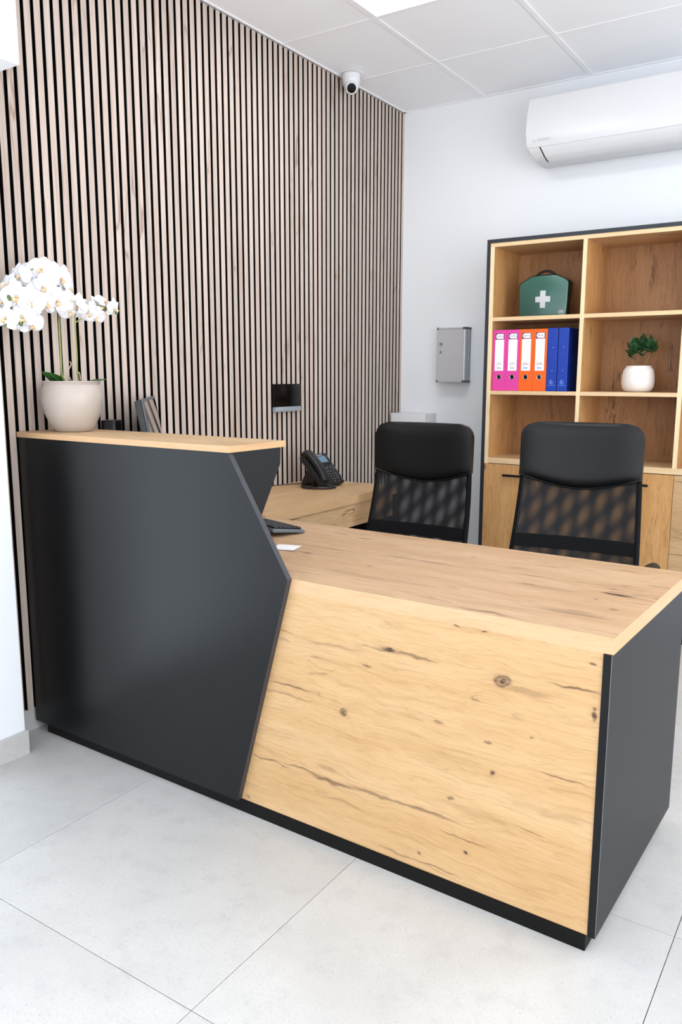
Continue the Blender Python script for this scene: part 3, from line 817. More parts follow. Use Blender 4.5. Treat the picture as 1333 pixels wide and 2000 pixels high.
# ---------------- succulent in a white pot
suc = thing('potted_succulent', 'small succulent with two leafy heads in a white pot on the bookcase shelf', 'potted plant', (1.502, -0.262, 1.2285))
pot = obj('pot', lathe([(0.0, 0.0), (0.056, 0.0), (0.066, 0.006), (0.076, 0.022), (0.080, 0.045), (0.0785, 0.080), (0.073, 0.105), (0.0655, 0.118), (0.0605, 0.121), (0.0605, 0.128), (0.056, 0.129), (0.054, 0.122), (0.054, 0.110), (0.0, 0.108)], 40, cap=False), M['pot_white'], suc)
obj('soil', lathe([(0.0, 0.1125), (0.0535, 0.1125), (0.0535, 0.110)], 24, cap=False), M['soil'], suc)
def leaf_mesh(name, L, W, cup, mat, parent, tip=1.0, nu=8, nv=6, fold=0.0):
    def fr(u, v, s):
        w = W * (math.sin(PI * min(1, u ** 0.75 * 0.97 + 0.02)) ** 0.8)
        x = (v - 0.5) * 2 * w
        y = u * L
        z = cup * (u ** 2) * L + fold * abs(v - 0.5) * 2 * w + s
        return (x, y, z)
    bm = solid_sheet(lambda u, v: fr(u, v, 0.0008 + 0.012 * L * (1 - (2 * v - 1) ** 2)), lambda u, v: fr(u, v, -0.0008), nu, nv)
    return obj(name, bm, mat, parent, True, 1.2)
heads = [((-0.030, 0.0, 0.205), [(-0.024, 0, 0.112), (-0.030, 0, 0.16), (-0.032, 0, 0.20)]), ((0.052, -0.008, 0.212), [(0.018, 0, 0.112), (0.040, -0.004, 0.155), (0.056, -0.008, 0.205)]),
         ((0.008, 0.016, 0.222), [(-0.010, 0.004, 0.112), (-0.004, 0.010, 0.165), (0.006, 0.016, 0.215)])]
first = None
for (hc, path) in heads:
    obj('stem', tube(path, (0.0032, 0.0024), 6), M['twig'], suc)
    for k in range(26):
        ring = k // 9; a = k * 2.399 + hc[0] * 40
        el = (0.05, 0.65, 1.2)[min(ring, 2)] + random.uniform(-0.12, 0.12)
        if first is None: first = leaf_mesh('leaf', 0.050, 0.0170, 0.30, M['dark_leaf'], suc); o = first
        else: o = inst(first, 'leaf', suc)
        o.location = (hc[0] + random.uniform(-.006, .006), hc[1] + random.uniform(-.006, .006), hc[2] - 0.012 + 0.010 * ring + random.uniform(-.006, .006))
        o.rotation_euler = (el, 0, a); o.scale = (random.uniform(0.8, 1.1),) * 3
for (x, z) in ((-0.075, 0.192), (0.098, 0.205), (0.085, 0.190), (-0.045, 0.168), (-0.018, 0.172), (0.028, 0.176), (-0.022, 0.160), (0.018, 0.182), (-0.055, 0.182)):
    o = inst(first, 'leaf', suc, (x * 0.7, -0.004, z), (0.35, 0, random.uniform(-2.2, 2.2) + PI), 0.7)

# ================================================================== WALL THINGS
kc = thing('key_cabinet', 'brushed aluminium key cabinet with two locks hung on the white back wall', 'key cabinet', (0.379, 0, 1.428))
W2, H2 = 0.094, 0.1595
obj('body', box(-W2 + 0.004, W2 - 0.002, -0.064, -0.001, -H2 + 0.004, H2 - 0.004, 0.002, 1), M['grey_metal'], kc, False)
dr = obj('door', box(-W2 + 0.006, W2 - 0.014, -0.080, -0.065, -H2 + 0.010, H2 - 0.010, 0.001, 1), M['alu'], kc, False)
for s in (-1, 1):
    pb = box(-W2 + 0.010, W2 - 0.016, -0.083, -0.002, s * (H2 - 0.005) - 0.005, s * (H2 - 0.005) + 0.005, 0.002, 1)
    obj('rail', pb, M['alu'], kc, False)
st = lathe([(0.012, -H2 + 0.01), (0.012, H2 - 0.01)], 16)
for v in st.verts: v.co.y *= 1.0
o = obj('side_rail', st, M['alu'], kc); o.location = (W2 - 0.012, -0.068, 0)
o = obj('side_rail', tube([(-W2 + 0.005, -0.072, -H2 + 0.01), (-W2 + 0.005, -0.072, H2 - 0.01)], 0.006, 10, sm=False), M['alu'], kc)
obj('highlight_strip', box(W2 - 0.0015, W2 + 0.0005, -0.040, -0.034, -H2 + 0.012, H2 - 0.012), M['chrome'], kc, False)  # bright chrome strip added as a painted highlight on the cabinet side
for sx in (-1, 1):
    for sz in (-1, 1):
        cx = sx * (W2 - 0.008)
        wdt = 0.012 if sx > 0 else 0.007
        obj('corner_cap', box(cx - wdt, cx + wdt * 0.75, -0.084, -0.0015, sz * (H2 - 0.0055) - 0.0065, sz * (H2 - 0.0055) + 0.0065, 0.003, 2), M['dark_grey_plastic'], kc)
for (z, R_, mat) in ((0.064, 0.0105, 'chrome'), (0.018, 0.0085, 'grey_metal')):
    lk = lathe([(R_, 0), (R_, 0.004), (R_ * 0.8, 0.007), (R_ * 0.45, 0.007), (R_ * 0.4, 0.004), (0, 0.004)], 20, cap=False)
    bmesh.ops.transform(lk, matrix=Matrix.Rotation(PI / 2, 4, 'X'), verts=lk.verts)
    o = obj('lock', lk, M[mat], dr); o.location = (-0.066, -0.080, z)
    o2 = obj('key_slot', box(-0.0012, 0.0012, -0.0046, -0.0038, -0.004, 0.004), M['black_gloss'], o, False)

# intercom monitor on the slats
ic = thing('video_intercom', 'black video intercom monitor with a silver lower strip fixed to the slatted wall', 'intercom', (0.0, -1.206, 1.196))
obj('screen', box(0.004, 0.022, -0.107, 0.107, -0.044, 0.069, 0.002, 2), M['lens_black'], ic)
obj('lower_strip', box(0.003, 0.024, -0.105, 0.107, -0.069, -0.0445, 0.002, 2), M['silver_grey'], ic)
obj('bracket', box(0.0, 0.004, -0.06, 0.06, -0.05, 0.05), M['black_plastic'], ic, False)

# white wall box low on the back wall
wx = thing('wall_box', 'plain white box low on the back wall behind an office chair', 'wall box', (0.135, 0, 0.86))
obj('body', box(-0.118, 0.118, -0.146, -0.001, -0.22, 0.22, 0.004, 2), M['white_plastic'], wx)
obj('lid', box(-0.119, 0.119, -0.152, -0.1465, -0.221, 0.221, 0.002, 2), M['white_plastic'], wx)

# security camera
cc = thing('security_camera', 'white turret security camera with a black lens on the ceiling beside the slatted wall', 'security camera', (0.070, -0.700, HC))
obj('base', lathe([(0.0, 0.0), (0.0475, 0.0), (0.048, -0.004), (0.048, -0.022), (0.0465, -0.034), (0.0435, -0.050), (0.038, -0.064), (0.030, -0.070), (0.0, -0.071)], 40, cap=False), M['white_plastic'], cc)
dirv = Vector((0.52, -0.68, -0.46)).normalized()
bq = dirv.to_track_quat('Z', 'Y').to_matrix().to_4x4()
ball = lathe([(0.0, -0.036)] + [(0.036 * math.sin(a), -0.036 * math.cos(a)) for a in [PI * k / 16 for k in range(1, 13)]] + [(0.0255, 0.0262), (0.0255, 0.0262)], 32, cap=False)
o = obj('eyeball', ball, M['white_plastic'], cc); o.location = (0.010, -0.016, -0.066); o.rotation_euler = bq.to_euler()
e2 = obj('lens_ring', lathe([(0.0275, 0.0235), (0.0265, 0.0275), (0.0240, 0.0275), (0.0235, 0.0262)], 32, cap=False), M['white_plastic'], o)
obj('lens', lathe([(0.0238, 0.0262), (0.015, 0.0272), (0.0, 0.0276)], 32, cap=False), M['lens_black'], o)

# air conditioner
ac = thing('air_conditioner', 'white split air conditioner on the back wall above the bookcase', 'air conditioner', (0.852, 0, 2.395))
prof = [(0.0, 0.338), (-0.190, 0.338), (-0.204, 0.334), (-0.211, 0.325), (-0.220, 0.265), (-0.227, 0.200), (-0.231, 0.140), (-0.231, 0.105), (-0.226, 0.082)]
low = [(-0.226, 0.082), (-0.217, 0.063), (-0.201, 0.040), (-0.180, 0.022), (-0.150, 0.009), (-0.110, 0.006), (-0.03, 0.024), (0.0, 0.026)]
ACW = 0.99
def ac_left(z): return 0.0 if z > 0.10 else 0.062 * ((0.10 - z) / 0.10) ** 1.3
bm = bmesh.new()
P_ = prof + low[1:]
A = [bm.verts.new((ac_left(z), y, z)) for y, z in P_]; B = [bm.verts.new((ACW - ac_left(z), y, z)) for y, z in P_]
n = len(P_)
for i in range(n): bm.faces.new([A[i], A[(i + 1) % n], B[(i + 1) % n], B[i]])
fa = bm.faces.new(A); fb_ = bm.faces.new(B[::-1])
es = [e for e in bm.edges if e in fa.edges or e in fb_.edges]
bmesh.ops.bevel(bm, geom=es, offset=0.006, segments=3, affect='EDGES', profile=0.5)
obj('casing', bm, M['white_plastic'], ac, True, 0.5)
def flap_pt(u, off):
    pts = [Vector((0, y, z)) for y, z in low[0:5]]
    f = u * (len(pts) - 1) * 0.86; i = min(int(f), len(pts) - 2); q = pts[i].lerp(pts[i + 1], f - i)
    d = (pts[i + 1] - pts[i]).normalized(); nn = Vector((0, d.z, -d.y))
    if nn.y > 0: nn = -nn
    return q + nn * off
x0f, x1f = 0.082, ACW - 0.082
bm = solid_sheet(lambda u, v: (x0f + 0.03 * u + (x1f - x0f - 0.06 * u) * v, *flap_pt(u, 0.0045).yz), lambda u, v: (x0f + 0.03 * u + (x1f - x0f - 0.06 * u) * v, *flap_pt(u, 0.0005).yz), 12, 1)
obj('louvre_flap', bm, M['white_plastic'], ac)
bm = solid_sheet(lambda u, v: (x0f - 0.0075 + 0.03 * u + 0.0055 * v, *flap_pt(u, 0.0020).yz), lambda u, v: (x0f - 0.0075 + 0.03 * u + 0.0055 * v, *flap_pt(u, -0.001).yz), 12, 1)
obj('flap_gap', bm, M['black_gloss'], ac)
sm = bmesh.new()
box(0.012, ACW - 0.012, -0.2268, -0.223, 0.0815, 0.0830, bm=sm)
obj('seam', sm, M['silver_grey'], ac, False)
tx = text_obj('maker_mark', 'DAIKIN', 0.020, M['faint_ink'], ac, (0.098, -0.2325, 0.115), (PI / 2, 0, 0), 0.0003)
mk = prism([(-0.008, -0.007), (0.008, -0.007), (0.0, 0.007)], 1, -0.0004, 0.0)
o = obj('maker_mark', mk, M['faint_ink'], ac, False); o.location = (0.048, -0.2316, 0.115)

# ================================================================== OFFICE CHAIRS
def make_chair(label, loc, rotz, dz=0.0):
    r = thing('office_chair', label, 'office chair', loc, rotz, 'black mesh-back office chairs behind the desk')
    ZTOPC = 1.135
    def yb(z):                       # lean and lumbar curve of the backrest
        return 0.215 + 0.20 * (z - 0.55) + 0.035 * math.sin(PI * min(1, max(0, (z - 0.50) / 0.62)))
    def hw(z):                       # half width
        w = 0.229 + 0.022 * (1 - min(1, max(0, (z - 0.52) / 0.42))) 
        rc = 0.062
        if z > ZTOPC - rc: w = w - rc + math.sqrt(max(0, rc * rc - (z - (ZTOPC - rc)) ** 2))
        return w
    def zlow(s): return 0.877 + 0.048 * abs(s) ** 1.7        # lower seam of the head pad
    def bow(s): return -0.022 * (s * s)                      # sides curve forward
    def padf(u, v, side):
        s = 2 * u - 1
        z0 = zlow(s); z = z0 + (ZTOPC - z0) * v
        x = s * (hw(z) + 0.006)
        e = (1 - abs(s) ** 6) * (1 - abs(2 * v - 1) ** 8)
        bulge = (0.020 + 0.016 * e) if side < 0 else (0.012 + 0.014 * e)
        return (x, yb(z) + bow(s) + side * bulge, z)
    pad = obj('head_pad', solid_sheet(lambda u, v: padf(u, v, -1), lambda u, v: padf(u, v, 1), 32, 20), M['leather'], r, True, 1.1)
    obj('piping', tube([(s * (hw(zlow(s)) + 0.004), yb(zlow(s)) + bow(s) - 0.023, zlow(s)) for s in [-1 + 0.125 * k for k in range(17)]], 0.0042, 6, n=3), M['leather'], pad)
    ZBOT = 0.50
    def sheet(off, mat, name, du, z0=ZBOT, z1=None, nu=24, nv=20):
        def fn(u, v):
            s = 2 * u - 1; zt = (zlow(s) + 0.02) if z1 is None else z1
            z = z0 + (zt - z0) * v
            return (s * (hw(z) - 0.012), yb(z) + bow(s) + off, z)
        bm, V = grid_surf(fn, nu, nv)
        uvl = bm.loops.layers.uv.new('uv')
        for f in bm.faces:
            for l in f.loops: l[uvl].uv = (l.vert.co.x + du, l.vert.co.z + l.vert.co.x * 0.04 * du)
        o = obj(name, bm, mat, r, True, 3.0)
        return o
    sheet(-0.014, M['mesh_front'], 'mesh_cloth', 0.0)
    sheet(0.012, M['mesh_back'], 'mesh_cloth', 1.0)
    sheet(-0.0155, M['fabric'], 'cloth_band', 0.0, 0.638, 0.690, 24, 3)
    # tubular frame
    fr = [(-(hw(z) - 0.006), yb(z) + bow(1), z) for z in (1.05, 0.95, 0.85, 0.75, 0.65, 0.55, 0.50)]
    fl = fr + [(-0.20, yb(0.47) + bow(0.8), 0.468), (0.0, yb(0.46), 0.458), (0.20, yb(0.47) + bow(0.8), 0.468)] + [(-x, y, z) for x, y, z in fr[::-1]]
    obj('back_frame', tube(fl, 0.0115, 10, n=4), M['fabric'], r)
    # seat
    def seatf(u, v, top):
        s, t_ = 2 * u - 1, 2 * v - 1
        x = s * (0.245 - 0.02 * abs(t_) ** 4); y = t_ * 0.235 * (1 - 0.05 * abs(s) ** 4) - 0.03
        e = (1 - abs(s) ** 6) * (1 - abs(t_) ** 6)
        z = 0.475 + (0.022 * e + 0.012 if top else -0.02 - 0.02 * e) - (0.03 * max(0, -t_ - 0.6) if top else 0)
        return (x, y, z)
    obj('seat', solid_sheet(lambda u, v: seatf(u, v, True), lambda u, v: seatf(u, v, False), 20, 20), M['fabric'], r, True, 1.1)
    obj('back_bracket', tube([(0, yb(0.46), 0.458), (0, 0.19, 0.44), (0, 0.05, 0.425)], 0.020, 8), M['black_plastic'], r)
    for s in (-1, 1):
        am = obj('armrest', tube([(s * 0.245, 0.06, 0.452), (s * 0.300, 0.05, 0.47), (s * 0.312, 0.04, 0.56), (s * 0.312, 0.03, 0.620)], 0.014, 8), M['black_plastic'], r)
        def armf(u, v, side):
            a, b_ = 2 * u - 1, v
            x = s * 0.312 + a * 0.030 * (1 - 0.35 * abs(2 * b_ - 1) ** 4); y = 0.14 - 0.27 * b_
            z = 0.632 + (0.012 - 0.008 * a * a - 0.020 * max(0, b_ - 0.75) if side else -0.012)
            return (x, y, z)
        obj('arm_pad', solid_sheet(lambda u, v: armf(u, v, 1), lambda u, v: armf(u, v, 0), 8, 14), M['black_plastic'], am, True, 0.9)
    obj('mechanism', box(-0.09, 0.09, -0.10, 0.12, 0.395, 0.437, 0.01, 2), M['black_plastic'], r)
    obj('gas_lift', lathe([(0.0, 0.08), (0.026, 0.08), (0.026, 0.25), (0.015, 0.252), (0.015, 0.397), (0.0, 0.397)], 18, cap=False), M['black_plastic'], r)
    for c in r.children:
        if c.name.startswith('gas_lift'): c.scale = (1, 1, 1 + dz / 0.397)
        else: c.location.z += dz
    leg = None; cas = None
    for k in range(5):
        a = 2 * PI * k / 5 + 0.3
        if leg is None:
            lb = bmesh.new()
            prism([(0.02, -0.022), (0.30, -0.013), (0.31, 0.0), (0.30, 0.013), (0.02, 0.022)], 2, 0.075, 0.105, lb)
            leg = obj('base_leg', lb, M['black_plastic'], r)
            cb = bmesh.new()
            for s in (-1, 1):
                w = lathe([(0.0, s * 0.008), (0.024, s * 0.008), (0.026, s * 0.012), (0.024, s * 0.022), (0.0, s * 0.023)], 16, cap=False)
                bmesh.ops.transform(w, matrix=Matrix.Translation((0.29, 0, 0.0265)) @ Matrix.Rotation(PI / 2, 4, 'X'), verts=w.verts)
                me = bpy.data.meshes.new('tmp'); w.to_mesh(me); w.free(); cb.from_mesh(me); bpy.data.meshes.remove(me)
            box(0.284, 0.296, -0.008, 0.008, 0.02, 0.078, bm=cb)
            cas = obj('caster', cb, M['black_plastic'], leg)
            leg.rotation_euler = (0, 0, a)
        else:
            l2 = inst(leg, 'base_leg', r, (0, 0, 0), (0, 0, a)); inst(cas, 'caster', l2)
    return r
make_chair('black mesh-back office chair with head pad next to the side desk', (0.852, -1.600, 0.0), 0.03, -0.034)
make_chair('black mesh-back office chair with head pad in front of the bookcase doors', (1.588, -1.640, 0.0), 0.10, -0.008)

# ================================================================== THINGS ON THE DESKS
# monitor behind the counter
near = Vector((0.375, -2.482)); tdir = Vector((-0.667, 0.746)); nrm = Vector((0.746, 0.667))
mc = near + tdir * 0.255
ZTd = ZT
mo = thing('computer_monitor', 'black flat computer monitor rising just above the raised counter', 'monitor', (mc.x, mc.y, ZTd + 0.0005), math.atan2(nrm.y, nrm.x))
tl = Matrix.Rotation(-0.16, 4, 'Y')
def tilt(bm): bmesh.ops.transform(bm, matrix=Matrix.Translation((0, 0, 0.31)) @ tl, verts=bm.verts); return bm
obj('housing', tilt(box(-0.026, -0.002, -0.252, 0.252, -0.150, 0.158, 0.006, 2)), M['black_plastic'], mo)
obj('bezel', tilt(box(-0.002, 0.006, -0.254, 0.254, -0.152, 0.160, 0.0015, 1)), M['dark_grey_plastic'], mo)
obj('screen', tilt(box(0.006, 0.0068, -0.244, 0.244, -0.138, 0.150)), M['black_gloss'], mo, False)
obj('stand', tube([(-0.030, 0, 0.30), (-0.034, 0, 0.16), (-0.030, 0, 0.012)], 0.016, 10), M['black_plastic'], mo)
obj('foot', box(-0.075, 0.09, -0.10, 0.10, 0.0, 0.012, 0.004, 2), M['black_plastic'], mo)

pc = thing('computer_tower', 'slim black computer tower peeking over the raised counter beside the beige pot', 'computer', (0.148, -2.458, ZTd + 0.0005), 0.45)
obj('case', box(-0.028, 0.028, -0.028, 0.032, 0.0, 0.388, 0.003, 2), M['black_plastic'], pc)
obj('front_cover', box(-0.014, 0.014, -0.032, -0.0285, 0.006, 0.382, 0.0015, 1), M['frame_dark'], pc)

# keyboard
ku = Vector((-0.955, 0.297)); kw = Vector((-0.297, -0.955))
kb = thing('keyboard', 'dark grey computer keyboard half hidden behind the slanted black panel', 'keyboard', (0.858, -2.218, ZTd + 0.001), math.atan2(-ku.y, -ku.x))
# local: x to the right end (0 = right edge), y towards the sitter (0 = front edge)
KT = 0.125
def kt(bm): bmesh.ops.transform(bm, matrix=Matrix.Rotation(-KT, 4, 'X'), verts=bm.verts); return bm
kbm = prism([(0.0, 0.004), (-0.008, 0.0), (-0.136, 0.0), (-0.142, 0.006), (-0.140, 0.014), (-0.010, 0.012), (0.0, 0.008)], 0, -0.44, 0.0, bev=0.003, seg=2)
obj('body', kt(kbm), M['key_grey'], kb)
obj('key_bed', kt(box(-0.434, -0.006, -0.133, -0.012, 0.0128, 0.0142)), M['black_plastic'], kb, False)
k0 = None
for rr in range(6):
    for cc_ in range(21):
        x = -0.018 - cc_ * 0.0198; y = -0.021 - rr * 0.0198
        if cc_ in (4, 8): x -= 0.0
        if k0 is None:
            kk = lathe([(0.0, 0.0)], 4) if False else box(-0.0086, 0.0086, -0.0086, 0.0086, 0.0, 0.0062, 0.0022, 2)
            k0 = obj('key', kk, M['key_cap'], kb); o = k0
        else: o = inst(k0, 'key', kb)
        p = Matrix.Rotation(-KT, 4, 'X') @ Vector((x, y, 0.0143))
        o.location = p; o.rotation_euler = (-KT, 0, 0)
fb = bmesh.new()
for x in (-0.05, -0.39): box(x - 0.012, x + 0.012, -0.134, -0.124, 0.0, 0.0155, bm=fb)
obj('feet', fb, M['black_plastic'], kb, False)

# two white cards
def card(label, u, v, rot, z, w=0.085, h=0.055):
    p = at(u, v, 2, ZTd)
    r = obj('card', box(-w / 2, w / 2, -h / 2, h / 2, 0.0, 0.0006), M['paper'], None, False)
    r.location = (p.x, p.y, z); r.rotation_euler = (0, 0, rot)
    r['label'] = label; r['category'] = 'card'
card('white paper card lying flat on the desk, partly under another card', 545, 1070, 0.75, ZTd + 0.0006)
card('white paper card lying over another card on the desk', 559, 1070, 0.25, ZTd + 0.0016, 0.080, 0.075)

# telephone
ph = thing('desk_telephone', 'black office telephone with handset and small screen on the side desk', 'telephone', (0.262, -1.165, ZTd + 0.0005), PI / 2 - 0.14)
# local: x along the front edge (to the right of the user), y away from the user, z up; root at the middle of the front edge
SL = 0.78                                    # slope of the face
fm = Matrix.Rotation(SL, 4, 'X')
def face(bm, x=0, y=0, z=0): bmesh.ops.transform(bm, matrix=Matrix.Translation((0, 0.0, 0.010)) @ fm @ Matrix.Translation((x, y, z)), verts=bm.verts); return bm
PL = 0.195
body = obj('body', face(box(-0.090, 0.090, 0.0, PL, -0.010, 0.016, 0.006, 2)), M['black_plastic'], ph)
obj('stand', prism([(0.060, 0.0), (0.150, 0.0), (0.160, 0.006), (0.108, 0.098), (0.086, 0.078)], 0, -0.060, 0.060), M['black_plastic'], ph, False)
obj('foot', box(-0.070, 0.070, 0.004, 0.030, 0.0, 0.016, 0.003, 1), M['black_plastic'], ph, False)
scr = obj('screen_frame', face(box(-0.014, 0.082, 0.122, 0.188, 0.016, 0.0185, 0.001, 1)), M['black_gloss'], ph, False)
obj('screen', face(box(0.0, 0.062, 0.132, 0.172, 0.0185, 0.0190)), M['lcd'], ph, False)
obj('name_strip', face(box(0.0, 0.050, 0.177, 0.183, 0.0185, 0.0189)), M['silver_grey'], ph, False)
for k in range(4):
    obj('soft_key', face(box(-0.006 + k * 0.019, 0.009 + k * 0.019, 0.109, 0.115, 0.016, 0.0185, 0.0008, 1)), M['black_gloss'], ph, False)
kk = None
def pkey(x, y, w=0.0058, h=0.0042):
    global kk
    if kk is None: kk = obj('key', box(-0.0062, 0.0062, -0.0045, 0.0045, 0, 0.003, 0.001, 1), M['key_cap'], ph); o = kk
    else: o = inst(kk, 'key', ph)
    o.location = Matrix.Translation((0, 0, 0.010)) @ fm @ Vector((x, y, 0.016)); o.rotation_euler = (SL, 0, 0)
    pr_ = obj('key_mark', box(-0.0020, 0.0020, -0.0016, 0.0016, 0.003, 0.0034), M['key_print'], o, False) if True else None
for r_ in range(4):
    for c_ in range(3): pkey(0.012 + c_ * 0.020, 0.024 + r_ * 0.0155)
for (x, y) in ((0.016, 0.091), (0.050, 0.097), (0.062, 0.087), (0.026, 0.099), (0.074, 0.024), (0.016, 0.008), (0.045, 0.008), (0.074, 0.010)): pkey(x, y)
# handset resting on the left side
hs = bmesh.new()
hpts = [(-0.058, 0.004, 0.030), (-0.058, 0.030, 0.043), (-0.058, 0.075, 0.050), (-0.058, 0.120, 0.050), (-0.058, 0.165, 0.044), (-0.058, 0.196, 0.030)]
def hsec(u, v):
    P = smooth_path(hpts, 5); i = u * (len(P) - 1); k = min(int(i), len(P) - 2); c = P[k].lerp(P[k + 1], i - k)
    w = 0.024 + 0.004 * abs(2 * u - 1) ** 2
    h = 0.013 + 0.010 * max(0, abs(2 * u - 1) - 0.55) / 0.45
    a = 2 * PI * v
    ce, se = math.cos(a), math.sin(a)
    sq = lambda q: math.copysign(abs(q) ** 0.55, q)
    return (c.x + w * sq(ce), c.y, c.z + h * sq(se) - 0.006 * max(0, abs(2 * u - 1) - 0.6))
bm, V = grid_surf(hsec, 26, 20, hs)
bm.faces.new(V[0][:-1]); bm.faces.new(V[-1][:-1])
bmesh.ops.remove_doubles(bm, verts=bm.verts, dist=0.00005)
obj('handset', face(hs, 0, 0.004, -0.006), M['black_plastic'], ph, True, 0.9)
obj('cradle', face(box(-0.086, -0.032, 0.010, 0.185, 0.016, 0.024, 0.003, 2)), M['black_plastic'], ph)
cp = [(-0.060, 0.010, 0.020), (-0.040, -0.022, 0.010), (-0.030, -0.050, 0.008), (-0.070, -0.058, 0.008), (-0.120, -0.030, 0.008), (-0.150, 0.030, 0.008), (-0.130, 0.085, 0.008), (-0.060, 0.110, 0.012)]
obj('cord', tube(cp, 0.0062, 8), M['black_plastic'], ph)
obj('cord', tube([(0.0, 0.15, 0.006), (-0.03, 0.19, 0.004), (-0.10, 0.215, 0.003), (-0.19, 0.235, 0.003)], 0.0022, 6), M['black_plastic'], ph)

# ================================================================== ORCHID
oc = Vector((0.142, -2.622, ZC + 0.0004))
orch = thing('potted_orchid', 'white moth orchid with two arching stems in a round beige pot on the raised counter', 'potted plant', oc)
obj('pot', lathe([(0.0, 0.0), (0.066, 0.0), (0.072, 0.004), (0.090, 0.026), (0.107, 0.062), (0.1165, 0.100), (0.1170, 0.125), (0.1130, 0.148), (0.1070, 0.162), (0.1085, 0.168), (0.1135, 0.1725), (0.1135, 0.175), (0.110, 0.1755), (0.104, 0.170), (0.100, 0.155), (0.0, 0.150)], 56, cap=False), M['pot_beige'], orch).scale = (0.885, 0.885, 1.0)
obj('soil', lathe([(0.0, 0.158), (0.055, 0.157), (0.088, 0.1555)], 32, cap=False), M['soil'], orch)
def opt(u, v, x):                       # a point of the plant on the ray of photo pixel (u,v), at distance x from the slatted wall
    return at(u, v, 0, x) - oc
stemA = [(0.002, -0.002, 0.155), opt(122, 735, 0.15), opt(118, 680, 0.15), opt(115, 612, 0.155), opt(116, 560, 0.16), opt(104, 532, 0.16), opt(82, 522, 0.155), opt(55, 530, 0.145), opt(30, 550, 0.14), opt(14, 580, 0.138), opt(8, 610, 0.138), opt(16, 636, 0.14)]
stemB = [(0.025, 0.03, 0.155), opt(152, 735, 0.19), opt(150, 690, 0.20), opt(147, 632, 0.21), opt(150, 600, 0.215), opt(168, 596, 0.23), opt(190, 596, 0.25), opt(212, 600, 0.27), opt(226, 610, 0.28)]
obj('stem', tube(stemA, (0.0034, 0.0018), 8), M['stem'], orch)
obj('stem', tube(stemB, (0.0034, 0.0016), 8), M['stem'], orch)
obj('stem', tube([opt(147, 630, 0.21), opt(152, 627, 0.215), opt(160, 622, 0.22)], (0.0026, 0.0015), 6), M['stem'], orch)
for pts in ([(0.02, 0.0, 0.155), opt(133, 730, 0.17), opt(139, 712, 0.17), opt(136, 706, 0.17)], [(0.03, 0.02, 0.155), opt(152, 732, 0.19), opt(155, 728, 0.2), opt(158, 742, 0.2)], [(0.0, 0.01, 0.155), opt(130, 735, 0.17), opt(128, 722, 0.17)]):
    obj('aerial_root', tube(pts, 0.0016, 6), M['root'], orch)
lf = None
for (base, tip, roll, wd) in (((-0.010, -0.015, 0.150), opt(84, 722, 0.105), 0.5, 1.25), ((-0.004, -0.01, 0.150), opt(97, 724, 0.120), -0.5, 1.1), ((0.02, 0.02, 0.158), opt(206, 735, 0.250), 0.2, 0.6)):
    d_ = Vector(tip) - Vector(base)
    if lf is None: lf = leaf_mesh('leaf', 0.115, 0.022, -0.12, M['leaf'], orch, nu=14, nv=6, fold=0.30); o = lf
    else: o = inst(lf, 'leaf', orch)
    q_ = d_.to_track_quat('Y', 'Z') @ Matrix.Rotation(roll, 3, 'Y').to_quaternion()
    o.location = base; o.rotation_euler = q_.to_euler(); k_ = d_.length / 0.115; o.scale = (wd, k_, k_)
# one petal and one sepal shape, one lip
def petal_mesh(name, L, W, pw, curl):
    def fr(u, v, s):
        w = W * (math.sin(PI * min(0.985, 0.06 + 0.93 * u ** pw))) ** 0.62
        x = (2 * v - 1) * w; y = 0.004 + L * u
        z = curl * L * (0.55 * u - 1.1 * u * u) + 0.10 * abs(2 * v - 1) ** 2 * w + s
        return (x, y, z)
    bm = solid_sheet(lambda u, v: fr(u, v, 0.0004), lambda u, v: fr(u, v, -0.0004), 10, 8)
    finish(bm, True, 2.0)
    me = bpy.data.meshes.new(name); bm.to_mesh(me); bm.free(); me.materials.append(M['petal']); return me
PET = petal_mesh('petal', 0.043, 0.029, 0.85, 0.35)
SEP = petal_mesh('sepal', 0.043, 0.0170, 0.8, 0.35)
lbm = bmesh.new()
def lipf(u, v, side):
    s = 2 * u - 1
    return (s * 0.008 * math.sin(PI * (0.15 + 0.8 * v)), -0.002 - 0.016 * v, 0.004 + 0.010 * math.sin(PI * v) + 0.008 * s * s + side * 0.0012)
solid_sheet(lambda u, v: lipf(u, v, 1), lambda u, v: lipf(u, v, 0), 6, 8, lbm)
c2 = lathe([(0.0, 0.013), (0.0028, 0.011), (0.004, 0.004), (0.004, 0.0), (0.0, -0.001)], 10, 0, 0.001, cap=False)
me = bpy.data.meshes.new('tmp'); c2.to_mesh(me); c2.free(); lbm.from_mesh(me); bpy.data.meshes.remove(me)
finish(lbm, True, 1.2)
LIP = bpy.data.meshes.new('flower'); lbm.to_mesh(LIP); lbm.free(); LIP.materials.append(M['lip'])
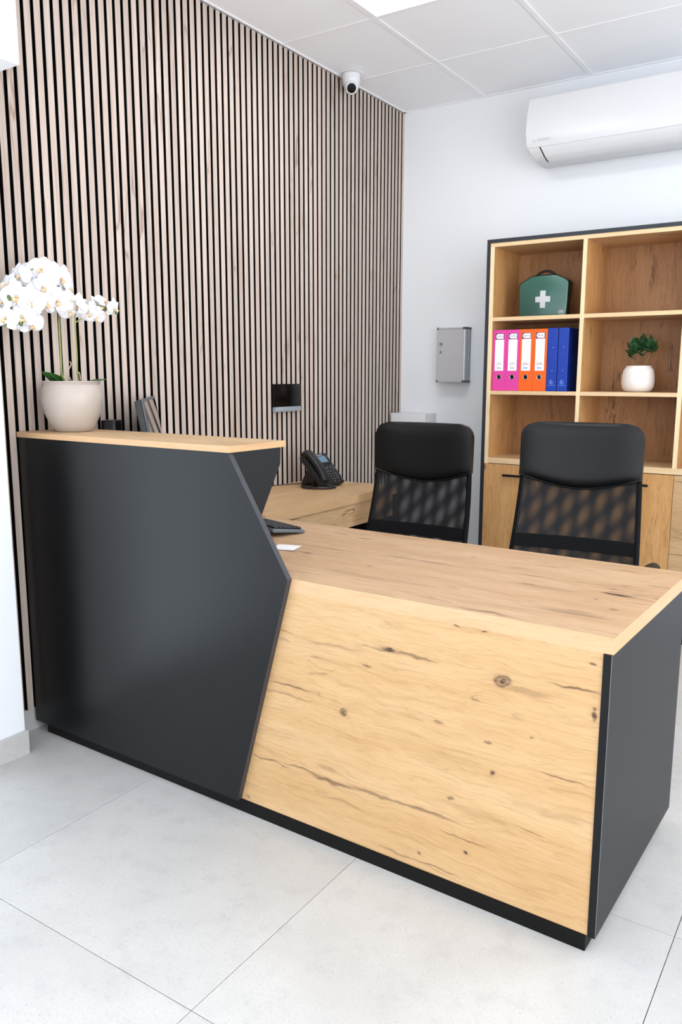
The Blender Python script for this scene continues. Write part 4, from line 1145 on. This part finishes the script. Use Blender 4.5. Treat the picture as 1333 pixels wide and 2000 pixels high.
blooms = [  # u, v, distance from wall x, yaw (right +), pitch (up +), scale
    (38, 541, .150, -0.9, 0.1, 1.0), (56, 530, .135, -0.5, 0.5, 0.9), (80, 527, .165, 0.0, 0.3, 1.05), (100, 526, .150, 0.5, 0.5, 1.0), (84, 561, .185, 0.1, 0.0, 1.0),
    (119, 545, .175, 0.6, 0.1, 1.05), (130, 560, .155, 0.9, -0.2, 0.95), (33, 580, .175, -0.2, 0.1, 1.1), (57, 588, .185, 0.1, 0.0, 1.15), (90, 591, .190, 0.5, -0.2, 1.0),
    (11, 621, .150, -0.4, 0.0, 0.95), (43, 619, .175, -0.1, -0.2, 1.0), (60, 631, .165, 0.3, -0.4, 1.0), (112, 588, .200, 0.4, 0.0, 1.05), (134, 586, .205, 0.5, 0.3, 0.85),
    (16, 556, .140, -0.8, 0.3, 0.95), (6, 590, .138, -0.9, 0.0, 0.9), (150, 596, .215, 0.3, -0.2, 0.9), (136, 608, .205, 0.2, -0.5, 0.85),
    (169, 601, .235, 0.7, 0.5, 0.9), (190, 600, .250, 0.8, 0.3, 0.85), (204, 590, .260, 0.9, 0.6, 0.8), (222, 602, .275, 1.1, 0.0, 0.75), (188, 618, .250, 0.3, -0.6, 0.8), (172, 610, .240, 0.0, -0.4, 0.8)]
for (u, v, x, yw, pt, sc) in blooms:
    p = opt(u, v, x)
    vd = -ray(u, v).normalized()
    ry = Matrix.Rotation(yw, 3, 'Z') @ vd
    side_ = Vector((0, 0, 1)).cross(ry).normalized()
    nd = (ry * math.cos(pt) + Vector((0, 0, 1)) * math.sin(pt)).normalized()
    up = (Vector((0, 0, 1)) - nd * nd.z).normalized(); rt_ = up.cross(nd)
    roll = random.uniform(-0.35, 0.35)
    R3 = Matrix((rt_, up, nd)).transposed() @ Matrix.Rotation(roll, 3, 'Z')
    fo = bpy.data.objects.new('flower', LIP); COL.objects.link(fo); fo.parent = orch
    fo.location = p; fo.rotation_euler = R3.to_euler(); fo.scale = (sc,) * 3
    for (me, a, dz) in ((PET, PI / 2 - 0.12, 0.0022), (PET, -PI / 2 + 0.12, 0.0022), (SEP, 0.0, 0.0), (SEP, PI * 0.72, 0.0), (SEP, -PI * 0.72, 0.0)):
        po = bpy.data.objects.new('petal', me); COL.objects.link(po); po.parent = fo
        po.location = (0, 0, dz); po.rotation_euler = (random.uniform(-0.22, 0.22), random.uniform(-0.2, 0.2), a + random.uniform(-0.1, 0.1))
bd = None
for (u, v, x, s) in ((18, 582, .175, 1.0), (41, 631, .180, 1.1), (12, 634, .15, 0.8), (22, 640, .15, 0.5), (227, 611, .285, 0.7), (206, 604, .265, 0.8)):
    if bd is None:
        bd = obj('bud', lathe([(0.0, -0.011), (0.0045, -0.008), (0.0068, 0.0), (0.0055, 0.007), (0.0, 0.0115)], 12, cap=False), M['bud'], orch); o = bd
    else: o = inst(bd, 'bud', orch)
    o.location = opt(u, v, x); o.scale = (s,) * 3; o.rotation_euler = (random.uniform(-.6, .6), random.uniform(-.6, .6), 0)
